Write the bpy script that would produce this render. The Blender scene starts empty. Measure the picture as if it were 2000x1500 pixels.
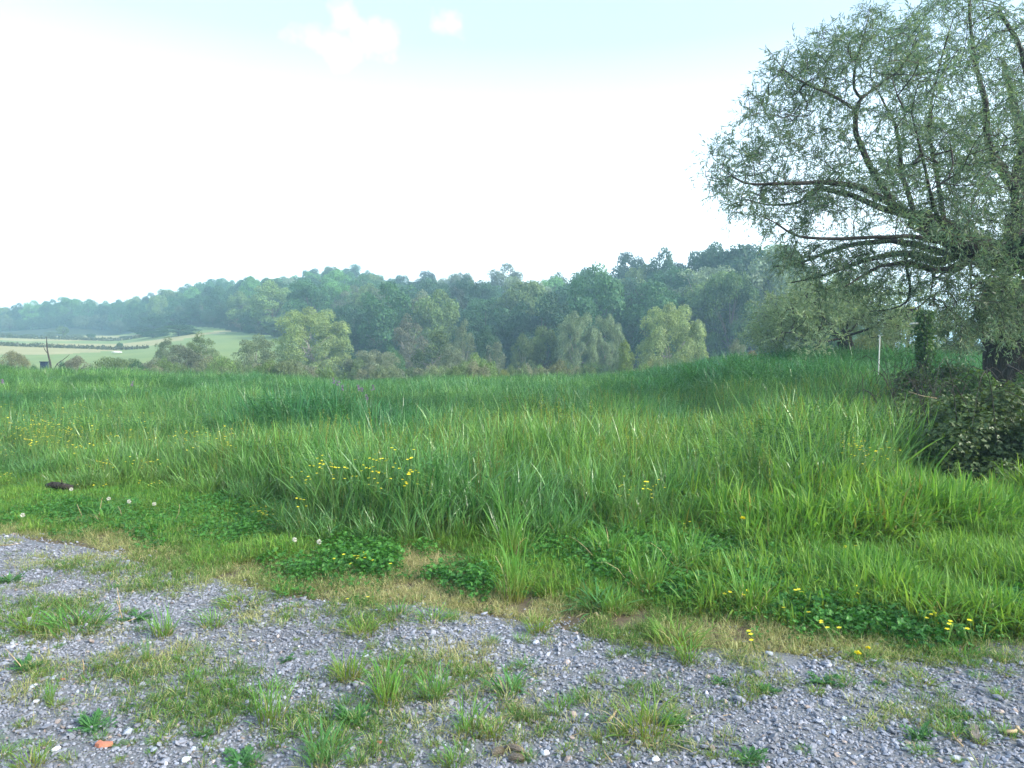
import bpy, math, random
import numpy as np
from mathutils import Vector
R = math.radians
rng = np.random.default_rng(7)
random.seed(7)
sc = bpy.context.scene

# ------------------------------------------------------------------ camera, sky, sun, exposure
FPX, CX, CY = 1389.0, 1000.0, 750.0            # photograph 2000 x 1500
PITCH = math.atan(45 / FPX)
EYE = 1.6
cam_d = bpy.data.cameras.new('camera'); cam = bpy.data.objects.new('camera', cam_d)
sc.collection.objects.link(cam); sc.camera = cam
cam.location = (0, 0, EYE); cam.rotation_euler = (R(90) - PITCH, 0, 0)
cam_d.sensor_width = 36; cam_d.lens = 36 * FPX / 2000
cam_d.clip_start = 0.05; cam_d.clip_end = 9000

SUN_EL, SUN_AZ = 30.0, 118.0                    # azimuth clockwise from the view axis (+Y)
world = bpy.data.worlds.new('World'); sc.world = world; world.use_nodes = True
wn = world.node_tree; wn.nodes.clear()
W = wn.nodes.new
sky = W('ShaderNodeTexSky'); sky.sky_type = 'NISHITA'; sky.sun_disc = False
sky.sun_elevation = R(SUN_EL); sky.sun_rotation = R(SUN_AZ)
sky.air_density = 1.0; sky.dust_density = 2.5; sky.ozone_density = 1.0
bg = W('ShaderNodeBackground'); bg.inputs['Strength'].default_value = 0.13
wo = W('ShaderNodeOutputWorld')
# thin cloud: soft puffs and veils over the clear sky, all in world directions
tc = W('ShaderNodeTexCoord'); mp = W('ShaderNodeMapping'); mp.inputs['Scale'].default_value = (1.0, 1.0, 2.6)
nz = W('ShaderNodeTexNoise'); nz.inputs['Scale'].default_value = 3.1; nz.inputs['Detail'].default_value = 9
nz.inputs['Roughness'].default_value = 0.55
wn.links.new(tc.outputs['Generated'], mp.inputs['Vector']); wn.links.new(mp.outputs['Vector'], nz.inputs['Vector'])
rp = W('ShaderNodeValToRGB'); rp.color_ramp.elements[0].position = 0.64; rp.color_ramp.elements[1].position = 0.88
wn.links.new(nz.outputs['Fac'], rp.inputs['Fac'])
nz2 = W('ShaderNodeTexNoise'); nz2.inputs['Scale'].default_value = 13; nz2.inputs['Detail'].default_value = 6
wn.links.new(tc.outputs['Generated'], nz2.inputs['Vector'])
cloud_sum = rp.outputs['Color']
def px_dir(px, py):
    v = Vector(((px - CX) / FPX, 1.0, (CY - py) / FPX))
    c, s = math.cos(PITCH), math.sin(PITCH)
    v = Vector((v.x, v.y * c + v.z * s, v.z * c - v.y * s))
    return v.normalized()
for (px, py, rad) in ((615, 78, .022), (668, 35, .018), (655, 98, .022), (752, 66, .024), (700, 60, .014), (850, 50, .006), (880, 52, .002), (350, 175, .024), (590, 130, .0)):
    d = px_dir(px, py)
    vm = W('ShaderNodeVectorMath'); vm.operation = 'DISTANCE'
    wn.links.new(tc.outputs['Generated'], vm.inputs[0]); vm.inputs[1].default_value = d
    ad = W('ShaderNodeMath'); ad.operation = 'MULTIPLY_ADD'; ad.inputs[1].default_value = 0.15
    wn.links.new(nz2.outputs['Fac'], ad.inputs[0]); wn.links.new(vm.outputs['Value'], ad.inputs[2])
    mr = W('ShaderNodeMapRange'); mr.interpolation_type = 'SMOOTHSTEP'
    mr.inputs['From Min'].default_value = rad + .108; mr.inputs['From Max'].default_value = rad + .005
    wn.links.new(ad.outputs[0], mr.inputs['Value'])
    mx = W('ShaderNodeMath'); mx.operation = 'MAXIMUM'
    wn.links.new(cloud_sum, mx.inputs[0]); wn.links.new(mr.outputs['Result'], mx.inputs[1])
    cloud_sum = mx.outputs[0]
# towards the horizon the veil closes
sx = W('ShaderNodeSeparateXYZ'); wn.links.new(tc.outputs['Generated'], sx.inputs[0])
hz = W('ShaderNodeMapRange'); hz.inputs['From Min'].default_value = 0.40; hz.inputs['From Max'].default_value = 0.12
hz.inputs['To Min'].default_value = 0.20; hz.inputs['To Max'].default_value = 0.9
wn.links.new(sx.outputs['Z'], hz.inputs['Value'])
mx = W('ShaderNodeMath'); mx.operation = 'MAXIMUM'
wn.links.new(cloud_sum, mx.inputs[0]); wn.links.new(hz.outputs['Result'], mx.inputs[1])
cm = W('ShaderNodeMix'); cm.data_type = 'RGBA'
sc_f = W('ShaderNodeMath'); sc_f.operation = 'MULTIPLY'; sc_f.inputs[1].default_value = 0.66
wn.links.new(mx.outputs[0], sc_f.inputs[0]); wn.links.new(sc_f.outputs[0], cm.inputs['Factor'])
gn = W('ShaderNodeMix'); gn.data_type = 'RGBA'; gn.blend_type = 'MULTIPLY'; gn.inputs['Factor'].default_value = 1
gn.inputs[7].default_value = (1.45, 1.55, 1.55, 1)
wn.links.new(sky.outputs[0], gn.inputs[6])
wn.links.new(gn.outputs[2], cm.inputs[6]); cm.inputs[7].default_value = (12.5, 14.0, 15.0, 1)
wn.links.new(cm.outputs[2], bg.inputs['Color']); wn.links.new(bg.outputs[0], wo.inputs['Surface'])

sun_d = bpy.data.lights.new('sun', 'SUN'); sun = bpy.data.objects.new('sun', sun_d); sc.collection.objects.link(sun)
sun_d.energy = 3.4; sun_d.angle = R(3); sun_d.color = (1.0, .95, .84)
a, e = R(SUN_AZ), R(SUN_EL)
to_sun = Vector((math.sin(a) * math.cos(e), math.cos(a) * math.cos(e), math.sin(e)))
sun.rotation_euler = to_sun.to_track_quat('Z', 'Y').to_euler()
vs = sc.view_settings; vs.view_transform = 'Standard'; vs.look = 'None'; vs.gamma = 1; vs.use_curve_mapping = False
vs.exposure = 0.94
cy = sc.cycles
cy.max_bounces = 6; cy.diffuse_bounces = 3; cy.glossy_bounces = 2; cy.transmission_bounces = 4
cy.volume_bounces = 1; cy.transparent_max_bounces = 4; cy.use_denoising = True
cy.sample_clamp_indirect = 6; cy.caustics_reflective = False; cy.caustics_refractive = False

# ------------------------------------------------------------------ helpers
def link(o, parent=None):
    sc.collection.objects.link(o)
    if parent: o.parent = parent
    return o
def tag(o, label=None, cat=None, group=None, kind=None):
    if label: o['label'] = label
    if cat: o['category'] = cat
    if group: o['group'] = group
    if kind: o['kind'] = kind
    return o
def empty(name, loc, label, cat, group=None, rz=0):
    o = bpy.data.objects.new(name, None); o.location = loc; o.rotation_euler.z = rz
    o.empty_display_size = .2
    return tag(link(o), label, cat, group)
def mesh_np(name, V, F, mats, mat_idx=None, attrs=None, smooth=False):
    """V (n,3); F (m,k) all faces with the same k"""
    V = np.asarray(V, np.float32); F = np.asarray(F, np.int32)
    me = bpy.data.meshes.new(name)
    me.vertices.add(len(V)); me.vertices.foreach_set('co', V.ravel())
    k = F.shape[1] if len(F) else 3
    me.loops.add(F.size); me.loops.foreach_set('vertex_index', F.ravel())
    me.polygons.add(len(F)); me.polygons.foreach_set('loop_start', np.arange(0, F.size, k, dtype=np.int32))
    for m in mats: me.materials.append(m)
    if mat_idx is not None: me.polygons.foreach_set('material_index', np.asarray(mat_idx, np.int32))
    me.polygons.foreach_set('use_smooth', np.full(len(F), smooth))
    for n, v in (attrs or {}).items():
        v = np.asarray(v, np.float32)
        t = 'FLOAT' if v.ndim == 1 else 'FLOAT_VECTOR'
        at = me.attributes.new(n, t, 'POINT'); at.data.foreach_set('value' if v.ndim == 1 else 'vector', v.ravel())
    me.update(calc_edges=True)
    return me
def mobj(name, me, parent=None):
    return link(bpy.data.objects.new(name, me), parent)
def nrm(v): return v / np.maximum(np.linalg.norm(v, axis=-1, keepdims=True), 1e-9)
def merge(parts):
    """parts: list of (V,F,h,mi) -> joined"""
    Vs, Fs, hs, ms, n = [], [], [], [], 0
    for V, F, h, mi in parts:
        Vs.append(V); Fs.append(F + n); hs.append(h); ms.append(np.full(len(F), mi)); n += len(V)
    return np.concatenate(Vs), np.concatenate(Fs), np.concatenate(hs), np.concatenate(ms)
def tri(F):  # quads -> tris
    return np.concatenate([F[:, [0, 1, 2]], F[:, [0, 2, 3]]])

def px_ground(px, py, z=0.0):
    d = px_dir(px, py); t = (z - EYE) / d.z
    return d.x * t, d.y * t
def to_px(x, y, z):
    c, s = math.cos(PITCH), math.sin(PITCH)
    dz = z - EYE; yy = y * c - dz * s; zz = dz * c + y * s
    yy = np.maximum(yy, 1e-3)
    return CX + FPX * x / yy, CY - FPX * zz / yy
HOR = 705.0
def smooth01(t): t = np.clip(t, 0, 1); return t * t * (3 - 2 * t)
def vnoise(x, y, s, seed=0):
    """cheap smooth 2-D value noise in 0..1"""
    x = np.asarray(x, float) / s + 100.5 + seed * 17.3; y = np.asarray(y, float) / s + 200.5 + seed * 9.1
    xi, yi = np.floor(x), np.floor(y); fx, fy = smooth01(x - xi), smooth01(y - yi)
    def h(a, b):
        v = np.sin(a * 127.1 + b * 311.7 + seed * 74.7) * 43758.5453
        return v - np.floor(v)
    return (h(xi, yi) * (1 - fx) + h(xi + 1, yi) * fx) * (1 - fy) + (h(xi, yi + 1) * (1 - fx) + h(xi + 1, yi + 1) * fx) * fy

# ------------------------------------------------------------------ terrain height
COLS = [-200, 0, 200, 450, 690, 830, 1000, 1250, 1500, 1750, 2000, 2400]
YT = dict(zip(COLS, [624, 618, 606, 557, 517, 540, 535, 516, 488, 604, 604, 604]))       # skyline of the wood
DR = dict(zip(COLS, [430, 420, 400, 340, 300, 240, 200, 170, 145, 120, 120, 120]))       # ridge distance
HT = dict(zip(COLS, [12, 12, 12, 12, 13, 14, 15, 18, 18, 8, 8, 8]))
DE = dict(zip(COLS, [300, 300, 290, 205, 125, 116, 110, 108, 105, 100, 100, 100]))       # forest edge distance
ZE = dict(zip(COLS, [10, 10, 11, 9.5, -.5, -1.5, -2, -1.5, -.5, .5, .7, .7]))
NEAR_D = [0, 15, 26, 38, 48, 62, 90]
NEAR = {-200: [0, 0, .5, 1.0, .5, -1.5, 0], 0: [0, 0, .48, .98, .4, -1.8, 0], 200: [0, 0, .42, .85, .1, -2, -.2],
        450: [0, 0, .22, .5, -.6, -2.3, -.6], 690: [0, 0, 0, .08, -.9, -2.6, -2], 830: [0, 0, 0, .05, -1, -2.8, -2.3], 1000: [0, 0, 0, .02, -1, -3, -2.5],
        1250: [0, .02, .2, .25, -.8, -2.6, -2.2], 1500: [0, .05, .75, .7, .1, -1.2, -1.2],
        1750: [0, .05, .8, .8, .5, .2, .3], 2000: [0, .05, .6, .7, .7, .7, .7], 2400: [0, .05, .6, .7, .7, .7, .7]}
prof = {}
for c in COLS:
    zr = EYE + (HOR - YT[c]) * DR[c] / FPX - HT[c]
    prof[c] = (NEAR_D + [DE[c], DR[c], DR[c] + 180, 2500, 8000], NEAR[c] + [ZE[c], zr, zr - 8, -5, -5])
def pxcol(x, y):
    x = np.asarray(x, float); y = np.asarray(y, float)
    ang = np.arctan2(x, y)
    ang = np.clip(ang, -1.2, 1.2)
    return CX + FPX * np.tan(ang)
def H(x, y):
    x = np.asarray(x, float); y = np.asarray(y, float)
    d = np.hypot(x, y); p = np.clip(pxcol(x, y), COLS[0], COLS[-1])
    P = np.stack([np.interp(d, *prof[c]) for c in COLS])
    k = np.clip(np.searchsorted(COLS, p, side='right') - 1, 0, len(COLS) - 2)
    c0 = np.take(np.array(COLS, float), k); c1 = np.take(np.array(COLS, float), k + 1)
    t = smooth01((p - c0) / (c1 - c0))
    z0 = np.take_along_axis(P, k[None], 0)[0]; z1 = np.take_along_axis(P, (k + 1)[None], 0)[0]
    z = z0 * (1 - t) + z1 * t
    amp = np.clip((d - 2) / 12, 0, 1) * .10
    z = z + amp * (vnoise(x, y, 3.1, 3) - .5) + np.clip((d - 60) / 200, 0, 1) * 3 * (vnoise(x, y, 38, 5) - .5)
    return z + .012 * (vnoise(x, y, .35, 8) - .5)
def Hs(x, y): return float(H(np.array([x]), np.array([y]))[0])
def at(px, d):
    """world xy on a bearing given by photograph column, at forward distance d"""
    return (px - CX) / FPX * d, d

# ------------------------------------------------------------------ materials
def newmat(name):
    m = bpy.data.materials.new(name); m.use_nodes = True; m.node_tree.nodes.clear(); return m, m.node_tree.nodes, m.node_tree.links
def foliage_mat(name, col_a, col_b=None, src=None, trans=.35, rough=.5, spec=.3, base=None, noise=0.25, nscale=3.0, tcol=1.5):
    """col_a..col_b vary from face to face; src 'object' multiplies with the object's colour, 'tint' with the instance's"""
    m, N, L = newmat(name)
    out = N.new('ShaderNodeOutputMaterial')
    geo = N.new('ShaderNodeNewGeometry')
    mix = N.new('ShaderNodeMix'); mix.data_type = 'RGBA'
    mix.inputs[6].default_value = (*col_a, 1); mix.inputs[7].default_value = (*(col_b or col_a), 1)
    L.new(geo.outputs['Random Per Island'], mix.inputs['Factor'])
    c = mix.outputs[2]
    if base:
        at_ = N.new('ShaderNodeAttribute'); at_.attribute_name = 'h'
        mb = N.new('ShaderNodeMix'); mb.data_type = 'RGBA'; mb.inputs[6].default_value = (*base, 1)
        ma = N.new('ShaderNodeMapRange'); ma.inputs['From Min'].default_value = 0.05; ma.inputs['From Max'].default_value = .6
        L.new(at_.outputs['Fac'], ma.inputs['Value']); L.new(ma.outputs['Result'], mb.inputs['Factor']); L.new(c, mb.inputs[7]); c = mb.outputs[2]
    if src:
        mm = N.new('ShaderNodeMix'); mm.data_type = 'RGBA'; mm.blend_type = 'MULTIPLY'; mm.inputs['Factor'].default_value = 1
        if src == 'object':
            oi = N.new('ShaderNodeObjectInfo'); s = oi.outputs['Color']
        else:
            oi = N.new('ShaderNodeAttribute'); oi.attribute_type = 'INSTANCER'; oi.attribute_name = 'tint'; s = oi.outputs['Color']
        L.new(c, mm.inputs[6]); L.new(s, mm.inputs[7]); c = mm.outputs[2]
    if noise:
        tcn = N.new('ShaderNodeTexCoord')
        nn = N.new('ShaderNodeTexNoise'); nn.inputs['Scale'].default_value = nscale; nn.inputs['Detail'].default_value = 3
        L.new(tcn.outputs['Object'], nn.inputs['Vector'])
        mr_ = N.new('ShaderNodeMapRange'); mr_.inputs['From Min'].default_value = .3; mr_.inputs['From Max'].default_value = .7
        mr_.inputs['To Min'].default_value = 1 - noise; mr_.inputs['To Max'].default_value = 1 + noise
        L.new(nn.outputs['Fac'], mr_.inputs['Value'])
        vm_ = N.new('ShaderNodeVectorMath'); vm_.operation = 'SCALE'
        L.new(c, vm_.inputs[0]); L.new(mr_.outputs['Result'], vm_.inputs['Scale']); c = vm_.outputs[0]
    b = N.new('ShaderNodeBsdfPrincipled'); b.inputs['Roughness'].default_value = rough
    b.inputs['Specular IOR Level'].default_value = spec
    L.new(c, b.inputs['Base Color'])
    if trans:
        t = N.new('ShaderNodeBsdfTranslucent'); ms = N.new('ShaderNodeMixShader'); ms.inputs[0].default_value = trans
        vt = N.new('ShaderNodeVectorMath'); vt.operation = 'MULTIPLY'; vt.inputs[1].default_value = (tcol * 1.05, tcol, tcol * .5)
        L.new(c, vt.inputs[0]); L.new(vt.outputs[0], t.inputs['Color'])
        L.new(b.outputs[0], ms.inputs[1]); L.new(t.outputs[0], ms.inputs[2]); L.new(ms.outputs[0], out.inputs['Surface'])
    else:
        L.new(b.outputs[0], out.inputs['Surface'])
    return m
def rough_mat(name, ca, cb, scale=8, rough=.85, bump=.4, stretch=(1, 1, 1), src=None, bscale=None, dist=.02):
    m, N, L = newmat(name)
    out = N.new('ShaderNodeOutputMaterial'); b = N.new('ShaderNodeBsdfPrincipled')
    tcn = N.new('ShaderNodeTexCoord'); mpn = N.new('ShaderNodeMapping'); mpn.inputs['Scale'].default_value = stretch
    n1 = N.new('ShaderNodeTexNoise'); n1.inputs['Scale'].default_value = scale; n1.inputs['Detail'].default_value = 8
    L.new(tcn.outputs['Object'], mpn.inputs['Vector']); L.new(mpn.outputs['Vector'], n1.inputs['Vector'])
    rr = N.new('ShaderNodeValToRGB'); rr.color_ramp.elements[0].position = .3; rr.color_ramp.elements[1].position = .7
    rr.color_ramp.elements[0].color = (*ca, 1); rr.color_ramp.elements[1].color = (*cb, 1)
    L.new(n1.outputs['Fac'], rr.inputs['Fac']); c = rr.outputs['Color']
    if src == 'tint':
        mm = N.new('ShaderNodeMix'); mm.data_type = 'RGBA'; mm.blend_type = 'MULTIPLY'; mm.inputs['Factor'].default_value = 1
        oi = N.new('ShaderNodeAttribute'); oi.attribute_type = 'INSTANCER'; oi.attribute_name = 'tint'
        L.new(c, mm.inputs[6]); L.new(oi.outputs['Color'], mm.inputs[7]); c = mm.outputs[2]
    L.new(c, b.inputs['Base Color']); b.inputs['Roughness'].default_value = rough; b.inputs['Specular IOR Level'].default_value = .25
    if bump:
        n2 = N.new('ShaderNodeTexNoise'); n2.inputs['Scale'].default_value = bscale or scale * 2; n2.inputs['Detail'].default_value = 8
        L.new(mpn.outputs['Vector'], n2.inputs['Vector'])
        bp = N.new('ShaderNodeBump'); bp.inputs['Strength'].default_value = bump; bp.inputs['Distance'].default_value = dist
        L.new(n2.outputs['Fac'], bp.inputs['Height']); L.new(bp.outputs[0], b.inputs['Normal'])
    L.new(b.outputs[0], out.inputs['Surface'])
    return m

M_soil = rough_mat('soil', (.085, .066, .045), (.15, .12, .075), 5, bump=.5)
M_grit = rough_mat('grit', (.11, .115, .125), (.21, .22, .24), 90, bump=.6, bscale=120, dist=.01)
M_turf = rough_mat('turf', (.05, .085, .025), (.085, .12, .04), 1.2, bump=.6)
M_hay = rough_mat('hay', (.24, .23, .10), (.32, .29, .14), .15, bump=0)
M_pasture = rough_mat('pasture', (.13, .19, .055), (.18, .23, .07), .1, bump=0)
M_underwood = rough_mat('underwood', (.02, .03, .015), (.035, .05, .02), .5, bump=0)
M_bark = rough_mat('bark', (.018, .015, .013), (.055, .047, .040), 6, bump=.9, stretch=(3, 3, .6), dist=.05)
M_limb = rough_mat('limb_bark', (.026, .022, .020), (.062, .053, .046), 9, bump=.5)
M_paletwig = rough_mat('pale_twig', (.22, .20, .17), (.34, .32, .27), 3, bump=0)
M_fartrunk = rough_mat('far_trunk', (.07, .06, .05), (.14, .12, .10), 2, bump=0)
M_drystem = rough_mat('dry_stem', (.30, .22, .13), (.42, .33, .20), 30, bump=0)
M_oldwood = rough_mat('old_wood', (.12, .105, .09), (.24, .21, .18), 14, bump=.6, stretch=(1, 6, 6))
M_stone = rough_mat('stone', (.75, .75, .78), (1.05, 1.05, 1.05), 60, rough=.7, bump=.3, bscale=150, dist=.004, src='tint')

M_grass = foliage_mat('tall_grass', (.032, .125, .036), (.125, .27, .105), 'tint', .38, .34, .55, base=(.10, .15, .045), noise=0)
M_fine = foliage_mat('fine_grass', (.060, .17, .04), (.17, .30, .085), 'tint', .38, .5, .3, base=(.14, .13, .05), noise=0)
M_straw = foliage_mat('field_straw', (.22, .19, .08), (.34, .29, .14), None, .3, .6, .2, noise=0)
M_dry = foliage_mat('dry_grass', (.33, .31, .17), (.47, .44, .28), 'tint', .3, .7, .2, noise=0)
M_clover = foliage_mat('clover_leaf', (.04, .15, .03), (.085, .23, .045), 'tint', .3, .5, .35, noise=0)
M_tuft = foliage_mat('tuft_grass', (.075, .21, .05), (.15, .31, .085), 'object', .38, .45, .35, base=(.15, .15, .05), noise=0)
M_tuftdry = foliage_mat('tuft_straw', (.33, .28, .15), (.44, .38, .22), None, .3, .7, .2, noise=0)
M_broad = foliage_mat('broad_leaf', (.045, .15, .045), (.09, .22, .07), 'object', .3, .45, .35, noise=0)
M_leaf_obj = foliage_mat('tree_leaf', (.75, .8, .75), (1.25, 1.2, 1.1), 'object', .30, .55, .3, noise=.38, nscale=7)
M_willow = foliage_mat('willow_leaf', (.065, .14, .095), (.165, .23, .14), None, .40, .42, .45, noise=.28, nscale=.55)
M_pollard = foliage_mat('pollard_leaf', (.13, .21, .12), (.23, .30, .17), None, .33, .5, .4, noise=.15, nscale=.6)
M_bramble = foliage_mat('bramble_leaf', (.05, .095, .03), (.11, .15, .05), 'object', .28, .42, .45, noise=.2, nscale=1.5)
M_stalk = foliage_mat('green_stalk', (.10, .19, .05), (.17, .26, .08), None, .3, .5, .3, noise=0)
M_yellow = foliage_mat('yellow_petal', (.80, .68, .03), (.85, .76, .04), None, .25, .5, .3, noise=0, tcol=1)
M_white = foliage_mat('white_fluff', (.62, .62, .60), (.75, .75, .72), None, .3, .8, .1, noise=0, tcol=1)
M_purple = foliage_mat('purple_petal', (.20, .10, .30), (.32, .17, .38), None, .25, .5, .3, noise=0, tcol=1)
M_brick = rough_mat('brick', (.38, .14, .09), (.50, .22, .14), 40, bump=.5, bscale=90, dist=.005)
M_post = rough_mat('white_paint', (.55, .55, .53), (.72, .72, .70), 12, bump=.1)
M_conc = rough_mat('weathered_post', (.22, .22, .21), (.36, .35, .33), 10, bump=.3)
M_blue = rough_mat('blue_paint', (.015, .03, .06), (.03, .05, .09), 4, bump=0)

# ------------------------------------------------------------------ ground
rad = np.concatenate([np.linspace(0.0, 12, 60), np.linspace(12.5, 60, 80), np.linspace(62, 480, 130), np.geomspace(500, 8500, 30)])
ang = np.concatenate([np.linspace(-math.pi, -.85, 40, endpoint=False), np.linspace(-.85, .85, 240, endpoint=False), np.linspace(.85, math.pi, 41)[:-1]])
RA, AN = np.meshgrid(rad, ang, indexing='ij')
GXm, GYm = RA * np.sin(AN), RA * np.cos(AN)
GZ = H(GXm.ravel(), GYm.ravel())
nr, na = RA.shape
ii, jj = np.meshgrid(np.arange(nr - 1), np.arange(na), indexing='ij'); ii, jj = ii.ravel(), jj.ravel(); j2 = (jj + 1) % na
F = np.stack([ii * na + jj, ii * na + j2, (ii + 1) * na + j2, (ii + 1) * na + jj], 1)[:, ::-1]
fd = (RA[ii, 0] + RA[ii + 1, 0]) / 2; fa = ang[jj]
fpx = CX + FPX * np.tan(np.clip(fa, -1.2, 1.2))
mi = np.zeros(len(F), int)
De_f = np.interp(fpx, COLS, [DE[c] for c in COLS])
mi[fd > 8] = 1
wob = 6 * np.sin(fpx / 70.0)
mi[(fd > 62)] = 3
mi[(fpx < 120 + (fd - 148) * 6.2 + 12 * np.sin(fd)) & (fd > 148 + wob * .5) & (fd < 200 + wob + fpx * .02)] = 2
mi[(fpx < 300) & (fd > 236) & (fd < De_f - 14)] = 2
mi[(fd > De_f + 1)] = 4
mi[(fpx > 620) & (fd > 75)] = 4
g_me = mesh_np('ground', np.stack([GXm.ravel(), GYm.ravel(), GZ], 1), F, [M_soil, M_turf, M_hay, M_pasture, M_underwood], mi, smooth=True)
ground = tag(mobj('ground', g_me), kind='structure')

# gravel lot: its own sheet just above the soil; the far rim is ragged
EDGE = np.array([px_ground(px, py) for px, py in ((-500, 1040), (0, 1055), (150, 1075), (300, 1125), (450, 1150), (600, 1175), (800, 1195), (1000, 1220),
                                                  (1150, 1262), (1300, 1285), (1500, 1300), (1700, 1310), (1850, 1300), (2000, 1285), (2500, 1270))])
def gravel_edge(x): return np.interp(x, EDGE[:, 0], EDGE[:, 1])
xs = np.linspace(-9, 9, 181); tt = np.linspace(0, 1, 50)
XX, TT = np.meshgrid(xs, tt, indexing='ij')
ye = gravel_edge(XX) + .25 * (vnoise(XX, XX * 0, .45, 2) - .5) + .12
YY = -8 + (ye + 8) * TT
k = len(tt); ii, jj = np.meshgrid(np.arange(len(xs) - 1), np.arange(k - 1), indexing='ij'); ii, jj = ii.ravel(), jj.ravel()
F = np.stack([ii * k + jj, (ii + 1) * k + jj, (ii + 1) * k + jj + 1, ii * k + jj + 1], 1)
gl = tag(mobj('gravel_lot', mesh_np('gravel_lot', np.stack([XX.ravel(), YY.ravel(), H(XX.ravel(), YY.ravel()) + .006], 1), F, [M_grit], smooth=True)), kind='structure')

# a pale track beyond the brambles at the right
def strip(name, pts, w, mat, dz=.02):
    P = np.array(pts, float); d = nrm(np.gradient(P, axis=0)); n = np.stack([-d[:, 1], d[:, 0]], 1)
    A, B = P + n * w / 2, P - n * w / 2
    V = np.concatenate([np.c_[A, H(A[:, 0], A[:, 1]) + dz], np.c_[B, H(B[:, 0], B[:, 1]) + dz]])
    m_ = len(P); i = np.arange(m_ - 1)
    return tag(mobj(name, mesh_np(name, V, np.stack([i + m_, i + m_ + 1, i + 1, i], 1), [mat], smooth=True)), kind='structure')
strip('track', [at(px, 26 + .2 * math.sin(px)) for px in np.linspace(1780, 2500, 30)], 2.2, rough_mat('track_grit', (.25, .24, .23), (.38, .37, .36), 12), .06)

# ------------------------------------------------------------------ instancing (only for grass, gravel, ground cover)
def scatter(name, protos, P, rot, scl, idx, tint, label=None):
    """a vertex cloud with one geometry-nodes instance per vertex"""
    col = bpy.data.collections.new(name + '_pieces')
    for i, me in enumerate(protos):
        col.objects.link(bpy.data.objects.new('%s_piece_%02d' % (name, i), me))
    me = bpy.data.meshes.new(name)
    me.vertices.add(len(P)); me.vertices.foreach_set('co', np.asarray(P, np.float32).ravel())
    for n, v, t, f in (('rot', rot, 'FLOAT_VECTOR', 'vector'), ('scl', scl, 'FLOAT_VECTOR', 'vector'), ('tint', tint, 'FLOAT_VECTOR', 'vector'), ('idx', idx, 'INT', 'value')):
        a_ = me.attributes.new(n, t, 'POINT')
        a_.data.foreach_set(f, np.asarray(v, np.int32 if t == 'INT' else np.float32).ravel())
    o = mobj(name, me)
    ng = bpy.data.node_groups.new(name, 'GeometryNodeTree')
    ng.interface.new_socket('Geometry', in_out='INPUT', socket_type='NodeSocketGeometry')
    ng.interface.new_socket('Geometry', in_out='OUTPUT', socket_type='NodeSocketGeometry')
    gi = ng.nodes.new('NodeGroupInput'); go = ng.nodes.new('NodeGroupOutput')
    ci = ng.nodes.new('GeometryNodeCollectionInfo'); ci.inputs['Collection'].default_value = col
    ci.inputs['Separate Children'].default_value = True; ci.inputs['Reset Children'].default_value = True
    ip = ng.nodes.new('GeometryNodeInstanceOnPoints'); ip.inputs['Pick Instance'].default_value = True
    ng.links.new(gi.outputs[0], ip.inputs['Points']); ng.links.new(ci.outputs[0], ip.inputs['Instance'])
    for n, t, s in (('idx', 'INT', 'Instance Index'), ('rot', 'FLOAT_VECTOR', 'Rotation'), ('scl', 'FLOAT_VECTOR', 'Scale')):
        na_ = ng.nodes.new('GeometryNodeInputNamedAttribute'); na_.data_type = t; na_.inputs['Name'].default_value = n
        ng.links.new(na_.outputs['Attribute'], ip.inputs[s])
    ng.links.new(ip.outputs[0], go.inputs[0])
    md = o.modifiers.new('scatter', 'NODES'); md.node_group = ng
    return tag(o, label=label, kind='stuff')

def blades(n, spread, L, Wd, lean=.35, curl=1.0, segs=5, dirbias=None, r=rng, spread_pow=.5):
    """n grass blades: ribbons that rise, lean and arch. returns V,F(tris),h"""
    th = r.uniform(0, 2 * math.pi, n); rr = spread * r.uniform(0, 1, n) ** spread_pow
    base = np.stack([rr * np.cos(th), rr * np.sin(th), np.zeros(n)], 1)
    ln = r.uniform(*L, n); wd = r.uniform(*Wd, n)
    ph = th + r.normal(0, .9, n)
    if dirbias is not None: ph = np.where(r.random(n) < dirbias[1], dirbias[0] + r.normal(0, .6, n), ph)
    out = np.stack([np.cos(ph), np.sin(ph), np.zeros(n)], 1)
    side = np.stack([-np.sin(ph), np.cos(ph), np.zeros(n)], 1)
    tw = r.normal(0, .6, n)
    side = nrm(side * np.cos(tw)[:, None] + out * np.sin(tw)[:, None])
    a0 = np.abs(r.normal(0, lean, n)); cu = np.abs(r.normal(.8, .5, n)) * curl
    pts = [base]; ang_ = a0.copy(); Vv = []
    for s in range(segs):
        t = (s + 1) / segs
        ang_ = a0 + cu * t ** 2 * 1.6
        d = out * np.sin(ang_)[:, None] + np.array([0, 0, 1]) * np.cos(ang_)[:, None]
        pts.append(pts[-1] + d * (ln / segs)[:, None])
    V = []; h = []
    for s in range(segs + 1):
        t = s / segs; w = wd * (0.55 + .9 * t if t < .5 else 1.0 * (1 - ((t - .5) / .5) ** 1.6)) * .5
        w = np.maximum(w, .0002)
        V += [pts[s] - side * w[:, None], pts[s] + side * w[:, None]]; h += [np.full(n, t)] * 2
    V = np.stack(V, 1); h = np.stack(h, 1); m = V.shape[1]
    f = []
    for s in range(segs): f.append([2 * s, 2 * s + 1, 2 * s + 3, 2 * s + 2])
    F = (np.array(f)[None] + (np.arange(n) * m)[:, None, None]).reshape(-1, 4)
    return V.reshape(-1, 3), tri(F), h.ravel()

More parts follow.
